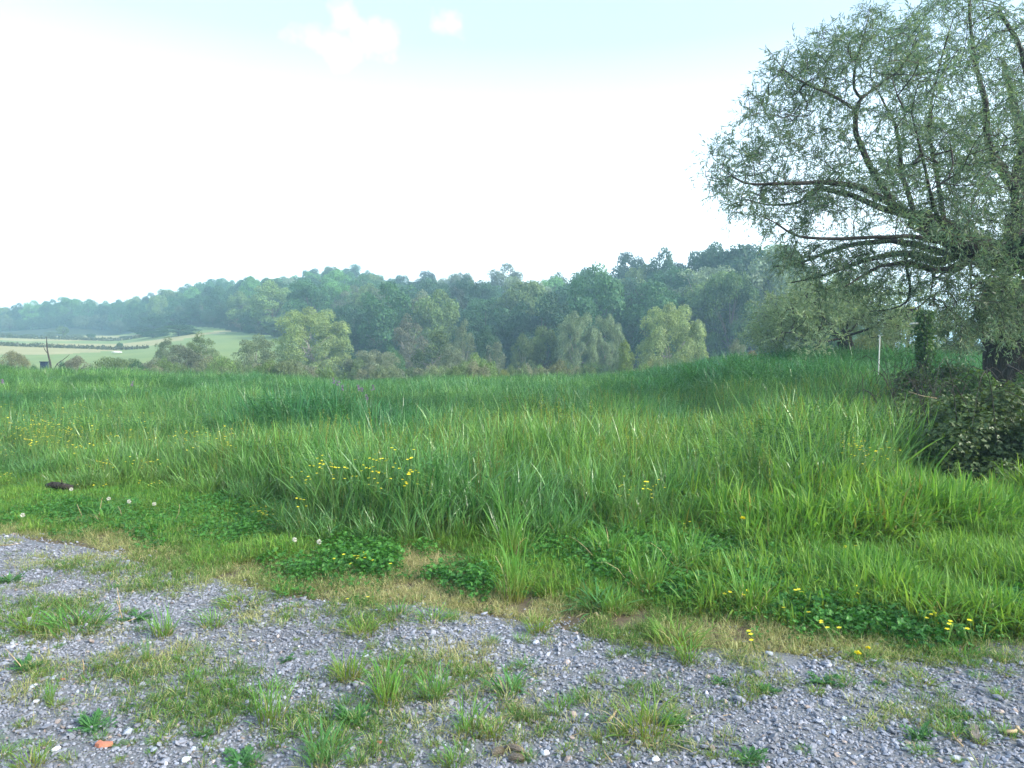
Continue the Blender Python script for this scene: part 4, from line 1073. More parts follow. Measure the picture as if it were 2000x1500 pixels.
# little pale thing high in the gap, kind unknown, carried by that post
pale_obj = mobj('pale_piece', mesh_np('pale_piece', *path_tube([(-.42, 0, 0), (-.36, 0, .02), (-.2, 0, .03), (0, 0, .01)], [.015, .045, .05, .02], 8)[:2], [M_post], smooth=True), r_)
pale_obj.location = (-.12, -.05, EYE + (HOR - 634) * d / FPX - z_)
pale_obj.scale = (.75, 1, .7)

# ------------------------------------------------------------------ brambles at the right
def bramble(name, px, ybase, ytop, w, depth, n_, col, label, ls=(.035, .065), canes=16, dcen=None, group=None):
    if dcen is None: gx, gy = px_ground(px, ybase); gy += depth / 2
    else: gy = dcen
    gx = (px - CX) / FPX * gy; gz = Hs(gx, gy)
    hgt = EYE + (HOR - ytop) * gy / FPX - gz
    root = empty(name, (gx, gy, gz), label, 'bush', group)
    C = []
    for _ in range(60):
        a_ = rng.uniform(0, 6.28); q_ = rng.random() ** .6
        xx, yy = w / 2 * q_ * math.cos(a_) * .85, depth / 2 * q_ * math.sin(a_) * .85
        zz = hgt * (.08 + .80 * rng.random() * (1 - q_ ** 2 * .6)); C.append((xx, yy, zz, rng.uniform(.16, .34) * min(1, hgt)))
    C = np.array(C); k_ = rng.integers(0, len(C), n_)
    n = nrm(rng.normal(0, 1, (n_, 3))); n[:, 2] = np.where(rng.random(n_) < .6, np.abs(n[:, 2]), n[:, 2])
    P = C[k_, :3] + n * (C[k_, 3] * rng.uniform(.3, 1.15, n_) ** .7)[:, None]
    P[:, 2] = np.abs(P[:, 2]) + .02
    nn = nrm(n * .5 + rng.normal(0, .4, (n_, 3)) + [0, 0, .55])
    D0_ = nrm(np.cross(nn, rng.normal(0, 1, (n_, 3))))
    Ls = rng.uniform(*ls, n_)
    Vs = []
    for a_ in (-1.0, 0, 1.0):                       # three leaflets
        side = np.cross(nn, D0_); D_ = nrm(D0_ * math.cos(a_) + side * math.sin(a_) - np.array([0, 0, .15]))
        Vs.append((*leaves(P, D_, Ls * (1.1 if a_ == 0 else .9), Ls * .62, fold=.12, normal=nn), 0))
    V, F, h, mi_ = merge(Vs)
    o = mobj('foliage', mesh_np('bramble_foliage', V, F, [M_bramble], attrs={'h': h}), root); o.color = (*col, 1)
    cs = []
    for _ in range(canes):
        a_ = rng.uniform(0, 6.28); b0 = np.array([rng.normal(0, w * .2), rng.normal(0, depth * .2), 0])
        r_ = np.array([math.cos(a_) * w * .5, math.sin(a_) * depth * .5, 0]); ts = np.linspace(0, 1, 9)[:, None]
        Pp = b0 + r_ * ts + np.array([0, 0, 1]) * (np.sin(ts * math.pi * .8) * hgt * rng.uniform(.9, 1.2))
        cs.append((*path_tube(Pp, np.linspace(.007, .002, 9), 4, cap=False), 0))
    V, F, h, mi_ = merge(cs); mobj('canes', mesh_np('bramble_canes', V, F, [M_limb]), root)
bramble('bramble_bush', 1975, 992, 742, 2.1, 1.8, 20000, (.95, 1.0, .95), 'dark dense bramble bush at the right edge in front of the others', (.032, .055))
bramble('bramble_bush', 1866, 930, 775, 1.5, 1.4, 12000, (1.1, 1.05, .8), 'low bramble spilling left into the grass below the dark one', (.028, .045), 10)
bramble('bramble_bush', 1885, 0, 728, 3.0, 1.8, 13000, (.9, 1.2, .85), 'pale bramble mound in front of the ivy post', dcen=11.2)
bramble('bramble_bush', 2060, 0, 722, 2.4, 2.0, 9000, (.85, 1.1, .85), 'bramble mound running out of the picture at the right', dcen=11.5)
bramble('bramble_bush', 1890, 0, 708, 3.4, 2.0, 9000, (1.3, 1.35, 1.1), 'light green bramble bank at the foot of the big willow', dcen=14.8)
bramble('bramble_bush', 2120, 0, 705, 3.0, 2.0, 7000, (1.1, 1.2, 1.0), 'bramble bank beyond the willow trunk', dcen=15.6)
bramble('bramble_bush', 1790, 0, 716, 1.5, 1.4, 5000, (.7, .85, .7), 'small dark bramble between the reeds and the pale mound', dcen=14.2)
bramble('bramble_bush', 1815, 0, 752, 1.7, 1.5, 9000, (.9, 1.05, .8), 'leftmost bramble at the edge of the tall bright grass', (.03, .05), 12, dcen=10.3)
# dead canes lying over the brambles
def stick(name, pts, r0, r1, mat, label, cat='branch', group=None, k=5):
    P = np.array(pts, float); c0 = P[0].copy(); V, F, h = path_tube(P - c0, np.linspace(r0, r1, len(P)), k)
    o = mobj(name, mesh_np(name, V, F, [mat], smooth=True)); o.location = c0
    return tag(o, label, cat, group)
def q3(px, py, d): dd = px_dir(px, py); return np.array(dd) * (d / dd.y) + np.array([0, 0, EYE])
stick('dead_branch', [q3(1925, 718, 10.6), q3(1938, 727, 10.5), q3(1950, 742, 10.4)], .012, .006, M_limb, 'thin dark dead branch slanting over the pale brambles')
stick('dead_branch', [q3(1965, 712, 10.6), q3(1985, 722, 10.5), q3(2003, 735, 10.4)], .016, .008, M_limb, 'dead branch at the right edge above the dark bramble')
stick('dead_branch', [q3(1775, 765, 9.2), q3(1800, 773, 9.1), q3(1830, 778, 9.0)], .006, .004, M_drystem, 'straw-coloured stem leaning out of the brambles over the grass')

# ------------------------------------------------------------------ single plants
def tuft_mesh(name, n, spread, L, Wd, lean, curl, dry=4, segs=6):
    P = [(*blades(n, spread, L, Wd, lean, curl, segs), 0)]
    if dry: P.append((*blades(dry, spread, (L[0] * .7, L[1] * .8), Wd, lean * 2, curl, 4), 1))
    V, F, h, mi_ = merge(P); return mesh_np(name, V, F, [M_tuft, M_tuftdry], mi_, {'h': h})
TU = {'tall': [tuft_mesh('tuft_tall_%d' % i, 85, .26, (.25, 1.2), (.012, .030), .36, .6, 10) for i in range(4)],
      'fine': [tuft_mesh('tuft_fine_%d' % i, 80, .35, (.45, 1.1), (.016, .032), .45, .5, 14, 4) for i in range(4)],
      'broad': [tuft_mesh('tuft_broad_%d' % i, 36, .22, (.4, 1.1), (.026, .055), .55, .9, 5) for i in range(3)]}
def rosette_mesh(name, n=26, serr=True):
    th = np.sort(rng.uniform(0, 6.28, n)); el = rng.uniform(.12, .8, n); L = rng.uniform(.5, 1.0, n)
    Ps = []
    for t, e_, l_ in zip(th, el, L):
        d_ = np.array([math.cos(t) * math.cos(e_), math.sin(t) * math.cos(e_), math.sin(e_)]); m_ = 5
        base_ = np.array([d_ * l_ * u - np.array([0, 0, 1]) * l_ * .35 * u * u for u in (np.arange(m_) + .3) / m_])
        s_ = nrm(np.cross(d_, [0, 0, 1.]))
        for sg in (-1, 1):
            Ps.append((base_, np.tile(d_ * .8 + s_ * sg, (m_, 1)), l_ * .24, l_ * .13))
        Ps.append((base_[-1:], d_[None], l_ * .3, l_ * .16)); Ps.append((base_[:1], d_[None], l_ * .95, l_ * .07))
    V, F, h, mi_ = merge([(*leaves(a_, b_, c_, e2, fold=.1, normal=np.tile([0, 0, 1.], (len(a_), 1)) + rng.normal(0, .2, (len(a_), 3))), 0) for a_, b_, c_, e2 in Ps])
    return mesh_np(name, V, F, [M_broad], mi_, {'h': h})
ROS = [rosette_mesh('rosette_%d' % i) for i in range(4)]
BR_, GR_, YG_, BG_ = (1.05, 1.1, .8), (.85, 1.0, .8), (1.25, 1.02, .65), (.75, .95, 1.0)
def place_tuft(name, mesh, px, py, wpx, hpx, col, label, cat='grass tuft', group=None):
    x_, y_ = px_ground(px, py); s_ = y_ / FPX
    o = mobj(name, mesh); o.location = (x_, y_, Hs(x_, y_) + .004); wd = wpx * s_; hg = hpx * s_
    o.scale = (wd, wd, hg); o.rotation_euler.z = rng.uniform(0, 6.28); o.color = (*col, 1)
    return tag(o, label, cat, group)
def tf(k): return TU[k][rng.integers(0, len(TU[k]))]
TL = [
 ('tall', 527, 1415, 95, 100, BR_, 'tall bright green tuft standing alone above the brick fragment, on gravel'),
 ('tall', 318, 1243, 70, 66, BR_, 'upright bright tuft on the gravel beside the dead stems'),
 ('tall', 414, 1226, 70, 46, BR_, 'short bright tuft right of the upright one on the left gravel'),
 ('tall', 757, 1378, 105, 105, BR_, 'thickest bright green tuft in the middle patch on the gravel'),
 ('tall', 848, 1368, 90, 75, GR_, 'darker tuft just right of the thickest bright tuft'),
 ('broad', 992, 1362, 90, 80, BG_, 'blue-green broad-bladed tuft at the right of the middle patch'),
 ('tall', 918, 1438, 100, 75, BR_, 'bright tuft at the lower edge of the middle patch'),
 ('tall', 962, 1444, 70, 50, YG_, 'small yellowish tuft right of the lower bright tuft'),
 ('tall', 680, 1330, 85, 65, YG_, 'yellow-green tuft at the left end of the middle patch'),
 ('fine', 1262, 1440, 130, 80, YG_, 'large yellow-green fine tuft in the lower right middle of the gravel'),
 ('fine', 1212, 1440, 60, 40, YG_, 'small fine tuft left of the large yellow-green one'),
 ('broad', 1165, 1200, 110, 66, BG_, 'blue-green broad tuft at the verge below the clover'),
 ('tall', 1200, 1205, 70, 60, BR_, 'yellow-green tuft beside the blue-green broad one'),
 ('tall', 1000, 1175, 90, 150, BR_, 'tall green tuft rising from the verge at the centre'),
 ('tall', 1005, 1095, 110, 120, BR_, 'dense green tuft behind the central one at the clover edge'),
 ('tall', 1265, 1165, 120, 130, BR_, 'pale arching tuft in front of the clover'),
 ('tall', 1190, 1105, 120, 95, BR_, 'fan-shaped tuft sunk in the clover'),
 ('tall', 1465, 1205, 110, 130, BR_, 'upright tuft at the right end of the clover'),
 ('tall', 1340, 1130, 100, 130, BR_, 'thin bladed tuft in the middle of the clover'),
 ('tall', 1345, 1302, 75, 60, BR_, 'bright tuft hanging over the gravel edge'),
 ('fine', 1320, 1270, 120, 60, YG_, 'straw-green fine tuft above the gravel edge'),
 ('broad', 205, 1030, 60, 60, BR_, 'broad-leaved grass tuft at the left turf edge'),
 ('broad', 720, 1050, 140, 90, BG_, 'arching pale blades at the front of the field left of centre'),
 ('tall', 555, 1165, 50, 42, BR_, 'small tuft on the verge left of the vetch patch'),
 ('fine', 145, 1235, 120, 60, GR_, 'wide low tuft in the patch at the left edge'),
 ('tall', 60, 1235, 90, 50, YG_, 'yellowish tuft at the near left edge of that patch'),
 ('tall', 98, 1375, 30, 60, BR_, 'thin two-bladed tuft on the lower left gravel'),
 ('tall', 288, 1295, 30, 60, BR_, 'narrow tuft above the pale dry weed mat'),
 ('tall', 196, 1310, 30, 36, YG_, 'tiny pale tuft left of the dry weed mat'),
 ('tall', 378, 1338, 45, 38, BR_, 'lime green tuft inside the dry weed mat'),
 ('tall', 630, 1500, 110, 90, BG_, 'tuft cut by the lower picture edge left of centre'),
 ('tall', 890, 1500, 70, 50, BR_, 'small green tuft near the lower edge beside the dry cones'),
 ('fine', 60, 1500, 70, 46, YG_, 'yellow-green tuft in the bottom left corner'),
 ('fine', 1855, 1445, 60, 36, BR_, 'bright fine tuft beside the grey piece of wood'),
 ('fine', 1910, 1460, 50, 34, YG_, 'yellowish tuft right of the grey piece of wood'),
 ('fine', 1690, 1305, 60, 30, GR_, 'low tuft under the lone dandelion on the gravel edge'),
 ('fine', 845, 1215, 70, 36, BR_, 'green tuft on the verge near the centre'),
 ('fine', 775, 1205, 60, 34, GR_, 'dark fine tuft left of the verge centre tuft'),
 ('fine', 710, 1240, 80, 42, YG_, 'yellow-green tuft group alone above the middle patch'),
 ('fine', 1050, 1235, 60, 40, YG_, 'fine tuft on the gravel rim under the central tall tuft'),
 ('fine', 470, 1185, 90, 26, YG_, 'flat yellowish tuft on the upper left gravel'),
 ('fine', 1090, 1395, 60, 34, BR_, 'small round green tuft on open gravel'),
 ('fine', 1800, 1345, 70, 26, YG_, 'flat yellowish tuft on the right gravel'),
 ('fine', 1880, 1290, 70, 30, GR_, 'low green tuft at the right gravel rim'),
]
for k_, px, py, w_, h_, c, lb in TL: place_tuft('grass_tuft', tf(k_), px, py, w_, h_, c, lb)
RL = [(48, 1312, 75, 48, 'toothed weed with upright leaves at the lower left edge'), (180, 1425, 105, 44, 'wide dark green weed just above the brick fragment'),
      (690, 1410, 95, 60, 'dark feathery weed left of the thickest bright tuft'), (470, 1495, 110, 44, 'dark green feathery weed cut by the lower picture edge'),
      (1605, 1342, 85, 36, 'dark green weed alone on the right gravel'), (1320, 1420, 70, 50, 'green weed right of the large yellow-green tuft'),
      (1460, 1490, 95, 44, 'sprawling weed at the lower edge right of centre'), (1795, 1450, 75, 50, 'pale green weed left of the grey piece of wood'),
      (1875, 1415, 60, 30, 'green weed above the grey piece of wood'), (20, 1140, 60, 36, 'green weed on the upper gravel at the left edge'),
      (1408, 1342, 45, 22, 'small green weed on the upper right gravel'), (1500, 1362, 60, 30, 'yellowish weed right of the small green one'),
      (400, 1440, 50, 40, 'reddish green weed in the dry weed mat'), (270, 1210, 80, 26, 'flat weed under the dead stems'), (640, 1490, 50, 30, 'small weed near the lower edge left of centre'),
      (1690, 1290, 50, 26, 'dandelion leaves at the gravel edge'), (250, 1385, 40, 20, 'tiny weed between brick fragment and dry mat'), (1720, 1345, 36, 18, 'tiny weed on the open right gravel'),
      (560, 1290, 40, 26, 'small weed on open gravel left of the middle patch')]
for px, py, w_, h_, lb in RL: place_tuft('weed_plant', ROS[rng.integers(0, 4)], px, py, w_ * .55, h_ * 1.1, (1.0, 1.0, .95), lb, 'weed')
# small nameless tufts dotted over the gravel
cnt = 0
while cnt < 150:
    px, py = rng.uniform(-40, 2040), 1100 + 400 * rng.random() ** .9
    x_, y_ = px_ground(px, py)
    if y_ > gravel_edge(x_) + .1: continue
    if px > 1250 and rng.random() < .35: continue
    s_ = rng.uniform(16, 46) * (py - 705) / 650
    ci = int(rng.integers(0, 4)); SH = ('yellow-green', 'yellow-green', 'dark green', 'bright green')
    place_tuft('small_tuft', tf('fine'), px, py, s_, s_ * rng.uniform(.35, .75), (YG_, YG_, GR_, BR_)[ci],
               '%s %s grass tuft on the %s part of the gravel, %s' % ('tiny' if s_ < 22 else 'small', SH[ci], 'left' if px < 660 else 'middle' if px < 1330 else 'right', 'near the lower edge' if py > 1400 else 'near the green rim' if py < 1250 else 'halfway back'), 'grass tuft', 'small tufts dotted over the gravel'); cnt += 1

# flowers
def flower_mesh(name, stem_h=1.0, heads=3, rad_=.011, mat=None, petals=5, leafy=True):
    mat = mat or M_yellow; parts = []
    for _ in range(heads):
        top = np.array([rng.normal(0, .05), rng.normal(0, .05), stem_h * rng.uniform(.8, 1.05)])
        ts = np.linspace(0, 1, 5)[:, None]; Pp = top * ts * [1, 1, 1]
        parts.append((*path_tube(Pp, np.full(5, .0014), 3, cap=False), 1))
        a_ = np.arange(petals) * 2 * math.pi / petals; up = nrm(np.array([rng.normal(0, .3), rng.normal(-.2, .3), 1]))
        D_ = np.stack([np.cos(a_), np.sin(a_), .35 + 0 * a_], 1)
        parts.append((*leaves(np.tile(top, (petals, 1)), D_, rad_ * 1.2, rad_ * 1.25, fold=.1, normal=np.tile(up, (petals, 1))), 0))
    V, F, h, mi_ = merge(parts); return mesh_np(name, V, F, [mat, M_stalk], mi_, {'h': h})
def set_flower(name, me, x_, y_, z_, s_, label, cat, group=None):
    o = mobj(name, me); o.location = (x_, y_, z_); o.scale = s_; o.rotation_euler = (rng.normal(0, .1), rng.normal(0, .1), rng.uniform(0, 6.28)); o.color = (1, 1, 1, 1)
    return tag(o, label, cat, group)
BUT = [flower_mesh('buttercup_%d' % i, 1.0, h_, .013) for i, h_ in enumerate((2, 3, 4, 2))]
# (cx, cy of the flower heads in the photograph, spread, number, head height)
FB = [(110, 820, 130, 40, 125), (60, 850, 80, 25, 40), (380, 850, 90, 14, 22), (250, 900, 70, 10, 10), (330, 925, 40, 6, 8), (620, 905, 60, 16, 12), (760, 905, 45, 26, 20), (1690, 868, 45, 14, 18),
      (1250, 950, 60, 16, 9), (530, 1000, 60, 14, 9), (180, 930, 60, 12, 6), (20, 925, 25, 10, 5)]
nb = 0
for cx_, cy_, sx_, sy_, m_ in FB:
    for _ in range(m_):
        px, py = rng.normal(cx_, sx_ * .6), rng.normal(cy_, sy_ * .6)
        gyc = np.linspace(4.2, 34, 300); gxc = (px - CX) / FPX * gyc
        tops = np.clip(grass_h(gxc, gyc) * 1.02 + .08, .12, 1.0); _, yt_ = to_px(gxc, gyc, H(gxc, gyc) + tops)
        k_ = int(np.argmin(np.abs(yt_ - py) + .02 * gyc)); gx, gy, top = float(gxc[k_]), float(gyc[k_]), float(tops[k_])
        z_ = Hs(gx, gy)
        set_flower('buttercup', BUT[rng.integers(0, 4)], gx, gy, z_, (1, 1, top), 'yellow buttercup in the grass, %s' % ('at the far left of the field' if cx_ < 140 else 'left in the field' if cx_ < 400 else 'left of centre near the clover' if cx_ < 600 else 'left of the centre of the field' if cx_ < 800 else 'at the front right of centre' if cx_ < 1300 else 'right, before the brambles'), 'flower', 'yellow buttercups in the field'); nb += 1
for px, py in ((657, 1095), (686, 1092), (707, 1092), (700, 1165), (745, 1100), (1440, 1158), (1548, 1162), (1685, 1168), (1280, 1020), (1480, 1245), (1640, 1232), (1820, 1178), (1870, 1230), (1905, 1238), (720, 1085), (1240, 1015), (1345, 1025), (1660, 1080), (1830, 1215), (1560, 1200)):
    gx, gy = px_ground(px, py, .12)
    set_flower('low_buttercup', BUT[rng.integers(0, 4)], gx, gy, Hs(gx, gy), (1, 1, .14), 'low yellow flower in the clover near the gravel', 'flower', 'low yellow flowers near the gravel')
# dandelion beside the gravel with two heads
def dandelion(px, py, hgt, label, clock=False, rad_=.018, dist=None):
    gx, gy = px_ground(px, py, hgt)
    z_ = Hs(gx, gy); root = empty('dandelion_clock' if clock else 'dandelion', (gx, gy, z_), label, 'flower')
    top = np.array([rng.normal(0, .01), rng.normal(0, .01), hgt - z_]); ts = np.linspace(0, 1, 5)[:, None]
    V, F, h = path_tube(top * ts, np.full(5, .002), 5, cap=False); mobj('stem', mesh_np('stem', V, F, [M_stalk]), root)
    n_ = 90; D_ = nrm(rng.normal(0, 1, (n_, 3)))
    if not clock: D_[:, 2] = np.abs(D_[:, 2]) * .5 + .05
    V, F, h = leaves(np.tile(top, (n_, 1)) + (D_ * rad_ * .15), D_, rad_ * (1 if not clock else 1.0), rad_ * (.28 if not clock else .35), fold=.1)
    mobj('seed_head' if clock else 'flower_head', mesh_np('head', V, F, [M_white if clock else M_yellow]), root)
dandelion(1679, 1277, .07, 'left and larger yellow dandelion at the gravel edge'); dandelion(1691, 1266, .09, 'right dandelion head just above its neighbour at the gravel edge', rad_=.013)
dandelion(1449, 1012, .30, 'yellow dandelion at the front of the tall grass beside the dock', rad_=.022)
for px, py, lb in ((140, 956, 'white dandelion clock beside the rotting log'), (213, 974, 'thin white dandelion clock right of the log'), (253, 980, 'round white dandelion clock above the left turf'),
                   (302, 984, 'small white dandelion clock farther right on the left turf'), (579, 1054, 'white dandelion clock in the grass above the vetch'), (622, 1057, 'brightest dandelion clock left of the vetch patch'),
                   (44, 1006, 'small white clock in the left turf'), (1487, 968, 'white clock beside the dock plants')):
    dandelion(px, py, .14, lb, True, .020)
# purple vetch above the dark mound
for px, py in ((652, 738), (660, 742), (700, 752), (707, 756), (728, 752), (668, 752), (5, 740), (258, 746), (716, 770), (290, 835)):
    gx, gy = px_ground(px, 760, .9); gy = 13.2; gx = (px - CX) / FPX * gy; zt_ = EYE + (HOR - py) * gy / FPX; z_ = Hs(gx, gy)
    if px < 400: gy = 15; gx = (px - CX) / FPX * gy; z_ = Hs(gx, gy); zt_ = EYE + (HOR - py) * gy / FPX
    n_ = 26; P = np.c_[rng.normal(0, .012, (n_, 2)), (zt_ - z_) - rng.uniform(0, .10, n_)]
    V, F, h = leaves(P, rng.normal(0, 1, (n_, 3)), .028, .016); V2, F2, h2 = path_tube(np.array([[0, 0, 0], [0, 0, (zt_ - z_) * .5], [0, 0, zt_ - z_]]), [.003, .002, .001], 3)
    V, F, h, mi_ = merge([(V, F, h, 0), (V2, F2, h2, 1)])
    o = mobj('vetch_flower', mesh_np('vetch', V, F, [M_purple, M_stalk], mi_)); o.location = (gx, gy, z_)
    tag(o, 'purple vetch flower spike standing above the field', 'flower', 'purple vetch spikes above the field')

# docks: tall seed spikes right of centre
def dock(px, ybase, ytop, label, name='dock_plant', thick=.004):
    gx, gy = px_ground(px, ybase); z_ = Hs(gx, gy); hg = (ybase - ytop) * gy / FPX
    root = empty(name, (gx, gy, z_), label, 'plant')
    ts = np.linspace(0, 1, 7)[:, None]; b = np.array([rng.normal(0, .04), rng.normal(0, .04), hg]); Pp = b * ts + np.c_[.01 * np.sin(ts * 5), 0 * ts, 0 * ts]
    V, F, h = path_tube(Pp, np.linspace(thick, .0015, 7), 5); mobj('stem', mesh_np('dock_stem', V, F, [M_stalk]), root)
    n_ = 520; u = rng.uniform(.45, 1, n_); br = rng.integers(0, 7, n_); a_ = br * .9
    sp_ = (1 - u) * .22 * (br > 0)
    P = np.stack([b[0] * u + np.cos(a_) * sp_ + rng.normal(0, .006, n_), b[1] * u + np.sin(a_) * sp_ + rng.normal(0, .006, n_), hg * u + 0 * u], 1)
    V, F, h = leaves(P, rng.normal(0, 1, (n_, 3)), .011, .010); o = mobj('seed_spike', mesh_np('dock_seeds', V, F, [M_stalk]), root)
    n_ = 9; u = rng.uniform(.03, .5, n_); a_ = rng.uniform(0, 6.28, n_)
    V, F, h = leaves(np.c_[0 * u, 0 * u, u * hg], np.stack([np.cos(a_), np.sin(a_), .5 + 0 * a_], 1), rng.uniform(.1, .2, n_), rng.uniform(.03, .06, n_), fold=.15, droop=.3)
    o = mobj('leaves', mesh_np('dock_leaves', V, F, [M_broad]), root); o.color = (1, 1, .9, 1)
for a_ in ((1412, 1005, 818, 'tall green dock with dense seed spike, left one of the group at the grass front'), (1462, 990, 850, 'dock seed spike right of the tall one'),
           (1395, 960, 840, 'shorter dock spike left of the tall one'), (1745, 1010, 868, 'sow-thistle with pale upright stem near the dark brambles'), (1878, 1010, 912, 'pale upright weed stem at the foot of the dark bramble'),
           (1500, 1000, 880, 'thin dock spike at the right of the group'), (1435, 905, 740, 'dock spike far back rising over the grass tops'), (500, 860, 742, 'thin dock spike standing over the grass left of the dark mound')): dock(*a_)

# dead stems, straws
for i, (pts, lb) in enumerate((
    ([(222, 1212), (226, 1180), (221, 1146)], 'taller of the pinkish dead stems on the left gravel'),
    ([(232, 1215), (226, 1190), (219, 1168)], 'shorter dead stem leaning against the taller one'),
    ([(185, 1030), (190, 1000), (195, 975)], 'brown dead stem in the turf below the rotting log'),
    ([(333, 1030), (345, 1005), (347, 988)], 'brown dead stem at the right of the left turf'),
    ([(160, 1025), (150, 1000), (145, 988)], 'white curled dead blade in the left turf'),
    ([(235, 1020), (230, 1000), (226, 992)], 'short brown dead stem between the clocks'),
    ([(40, 1315), (20, 1290), (-2, 1265)], 'reddish stem leaning out at the lower left edge'),
    ([(152, 1318), (152, 1295), (150, 1285)], 'short reddish stem on the left gravel'),
    ([(500, 850), (498, 800), (495, 770)], 'thin dry stem standing left of the dark mound'))):
    gx, gy = px_ground(*pts[0]); P = [np.array([(px - CX) / FPX * gy, gy, Hs(gx, gy) + (pts[0][1] - py) * gy / FPX]) for px, py in pts]
    stick('dry_stalk', P, .0032 if i < 8 else .004, .0016, M_drystem, lb, 'stem')
# straws lying on the stones
def lying(px0, py0, px1, py1, r_, mat, label, name='dead_straw', cat='straw', lift=.015, k=5, group=None):
    a_, b_ = np.array([*px_ground(px0, py0), 0.]), np.array([*px_ground(px1, py1), 0.]); m_ = (a_ + b_) / 2 + rng.normal(0, .012, 3)
    P = np.array([a_, m_, b_]); P[:, 2] = H(P[:, 0], P[:, 1]) + lift + r_
    return stick(name, P, r_, r_ * .7, mat, label, cat, group, k)
lying(235, 1223, 292, 1208, .003, M_drystem, 'pale straw lying on the gravel below the dead stems')
lying(10, 1222, 48, 1236, .003, M_drystem, 'straw lying in the grass patch at the left edge')
lying(0, 1073, 40, 1068, .003, M_drystem, 'pale straw at the gravel rim at the left edge')
lying(60, 922, 45, 915, .004, M_drystem, 'short dry stalk at the upper left turf', lift=.08)
lying(1028, 1408, 1055, 1426, .006, M_oldwood, 'dark splinter of wood lying on the open gravel', 'wood_splinter', 'wood')
lying(1858, 1447, 1880, 1473, .006, M_drystem, 'pale twig left of the grey piece of wood', 'dry_twig', 'twig')
lying(1986, 1440, 2003, 1456, .010, M_drystem, 'short pale twig at the lower right edge', 'dry_twig', 'twig')
lying(1960, 1449, 1984, 1446, .010, M_drystem, 'curved pale twig right of the yellowish tuft', 'dry_twig', 'twig')
lying(1187, 1421, 1204, 1399, .007, M_drystem, 'pale dry stalk left of the large yellow-green tuft', 'dry_twig', 'twig')
lying(1255, 1465, 1285, 1461, .004, M_drystem, 'thin straw below the large yellow-green tuft')
lying(1180, 1478, 1195, 1500, .004, M_drystem, 'thin straw near the lower edge right of centre')
for j in range(40):
    px, py = rng.uniform(0, 2000), rng.uniform(1180, 1500); gx, gy = px_ground(px, py)
    if gy > gravel_edge(gx) + .3: continue
    lying(px, py, px + rng.normal(0, 26), py + rng.normal(0, 8), .0016, M_drystem, 'thin dry straw lying flat on the gravel', group='thin straws scattered on the gravel', lift=.008)

# brick fragment, chips, pale stones, wood, log, cones
def loose_stone(name, px, py, w, l, t, mat, label, cat='stone', rz=0, group=None, base=(IV2, IF2)):
    gx, gy = px_ground(px, py); me = stone_mesh(name, rng, mat, base, 9)
    V = np.array([v.co[:] for v in me.vertices]); ex = V.max(0) - V.min(0)
    s_ = gy / FPX; o = mobj(name, me); o.scale = (w * s_ / ex[0], l * s_ / ex[1], t * s_ / ex[2]); o.rotation_euler = (rng.normal(0, .08), rng.normal(0, .08), rz)
    o.location = (gx, gy, Hs(gx, gy) + .012 + t * s_ * .3)
    return tag(o, label, cat, group)
def brick_bit(px, py, w, label, name='brick_fragment'):
    gx, gy = px_ground(px, py); s_ = w * gy / FPX
    out2 = np.array([(-.5, -.16), (-.15, -.3), (.2, -.22), (.52, -.10), (.46, .14), (.18, .20), (-.12, .12), (-.42, .28), (-.50, .1)]) * s_
    m_ = len(out2); V = [(a_, b_, 0) for a_, b_ in out2] + [(a_ * .93, b_ * .9, s_ * .2 + rng.normal(0, s_ * .02)) for a_, b_ in out2] + [(0, 0, s_ * .21), (0, 0, 0)]
    F = []
    for i in range(m_):
        j = (i + 1) % m_; F += [[i, j, j + m_], [i, j + m_, i + m_], [i + m_, j + m_, 2 * m_], [j, i, 2 * m_ + 1]]
    o = mobj(name, mesh_np(name, np.array(V), np.array(F), [M_brick])); o.location = (gx, gy, Hs(gx, gy) + .012)
    return tag(o, label, 'brick')
brick_bit(204, 1460, 33, 'orange-red broken brick fragment lying on the lower left gravel')
brick_bit(742, 1456, 14, 'small dark red brick chip in the grass below the middle patch', 'brick_chip')
brick_bit(123, 1330, 9, 'tiny red brick chip on the left gravel', 'brick_chip')
brick_bit(676, 1414, 8, 'tiny red chip under the dark feathery weed', 'brick_chip')
M_pale = rough_mat('pale_stone', (.55, .56, .60), (.72, .73, .76), 40, bump=.3); M_greys = rough_mat('grey_stone', (.24, .27, .33), (.36, .39, .45), 40, bump=.3)
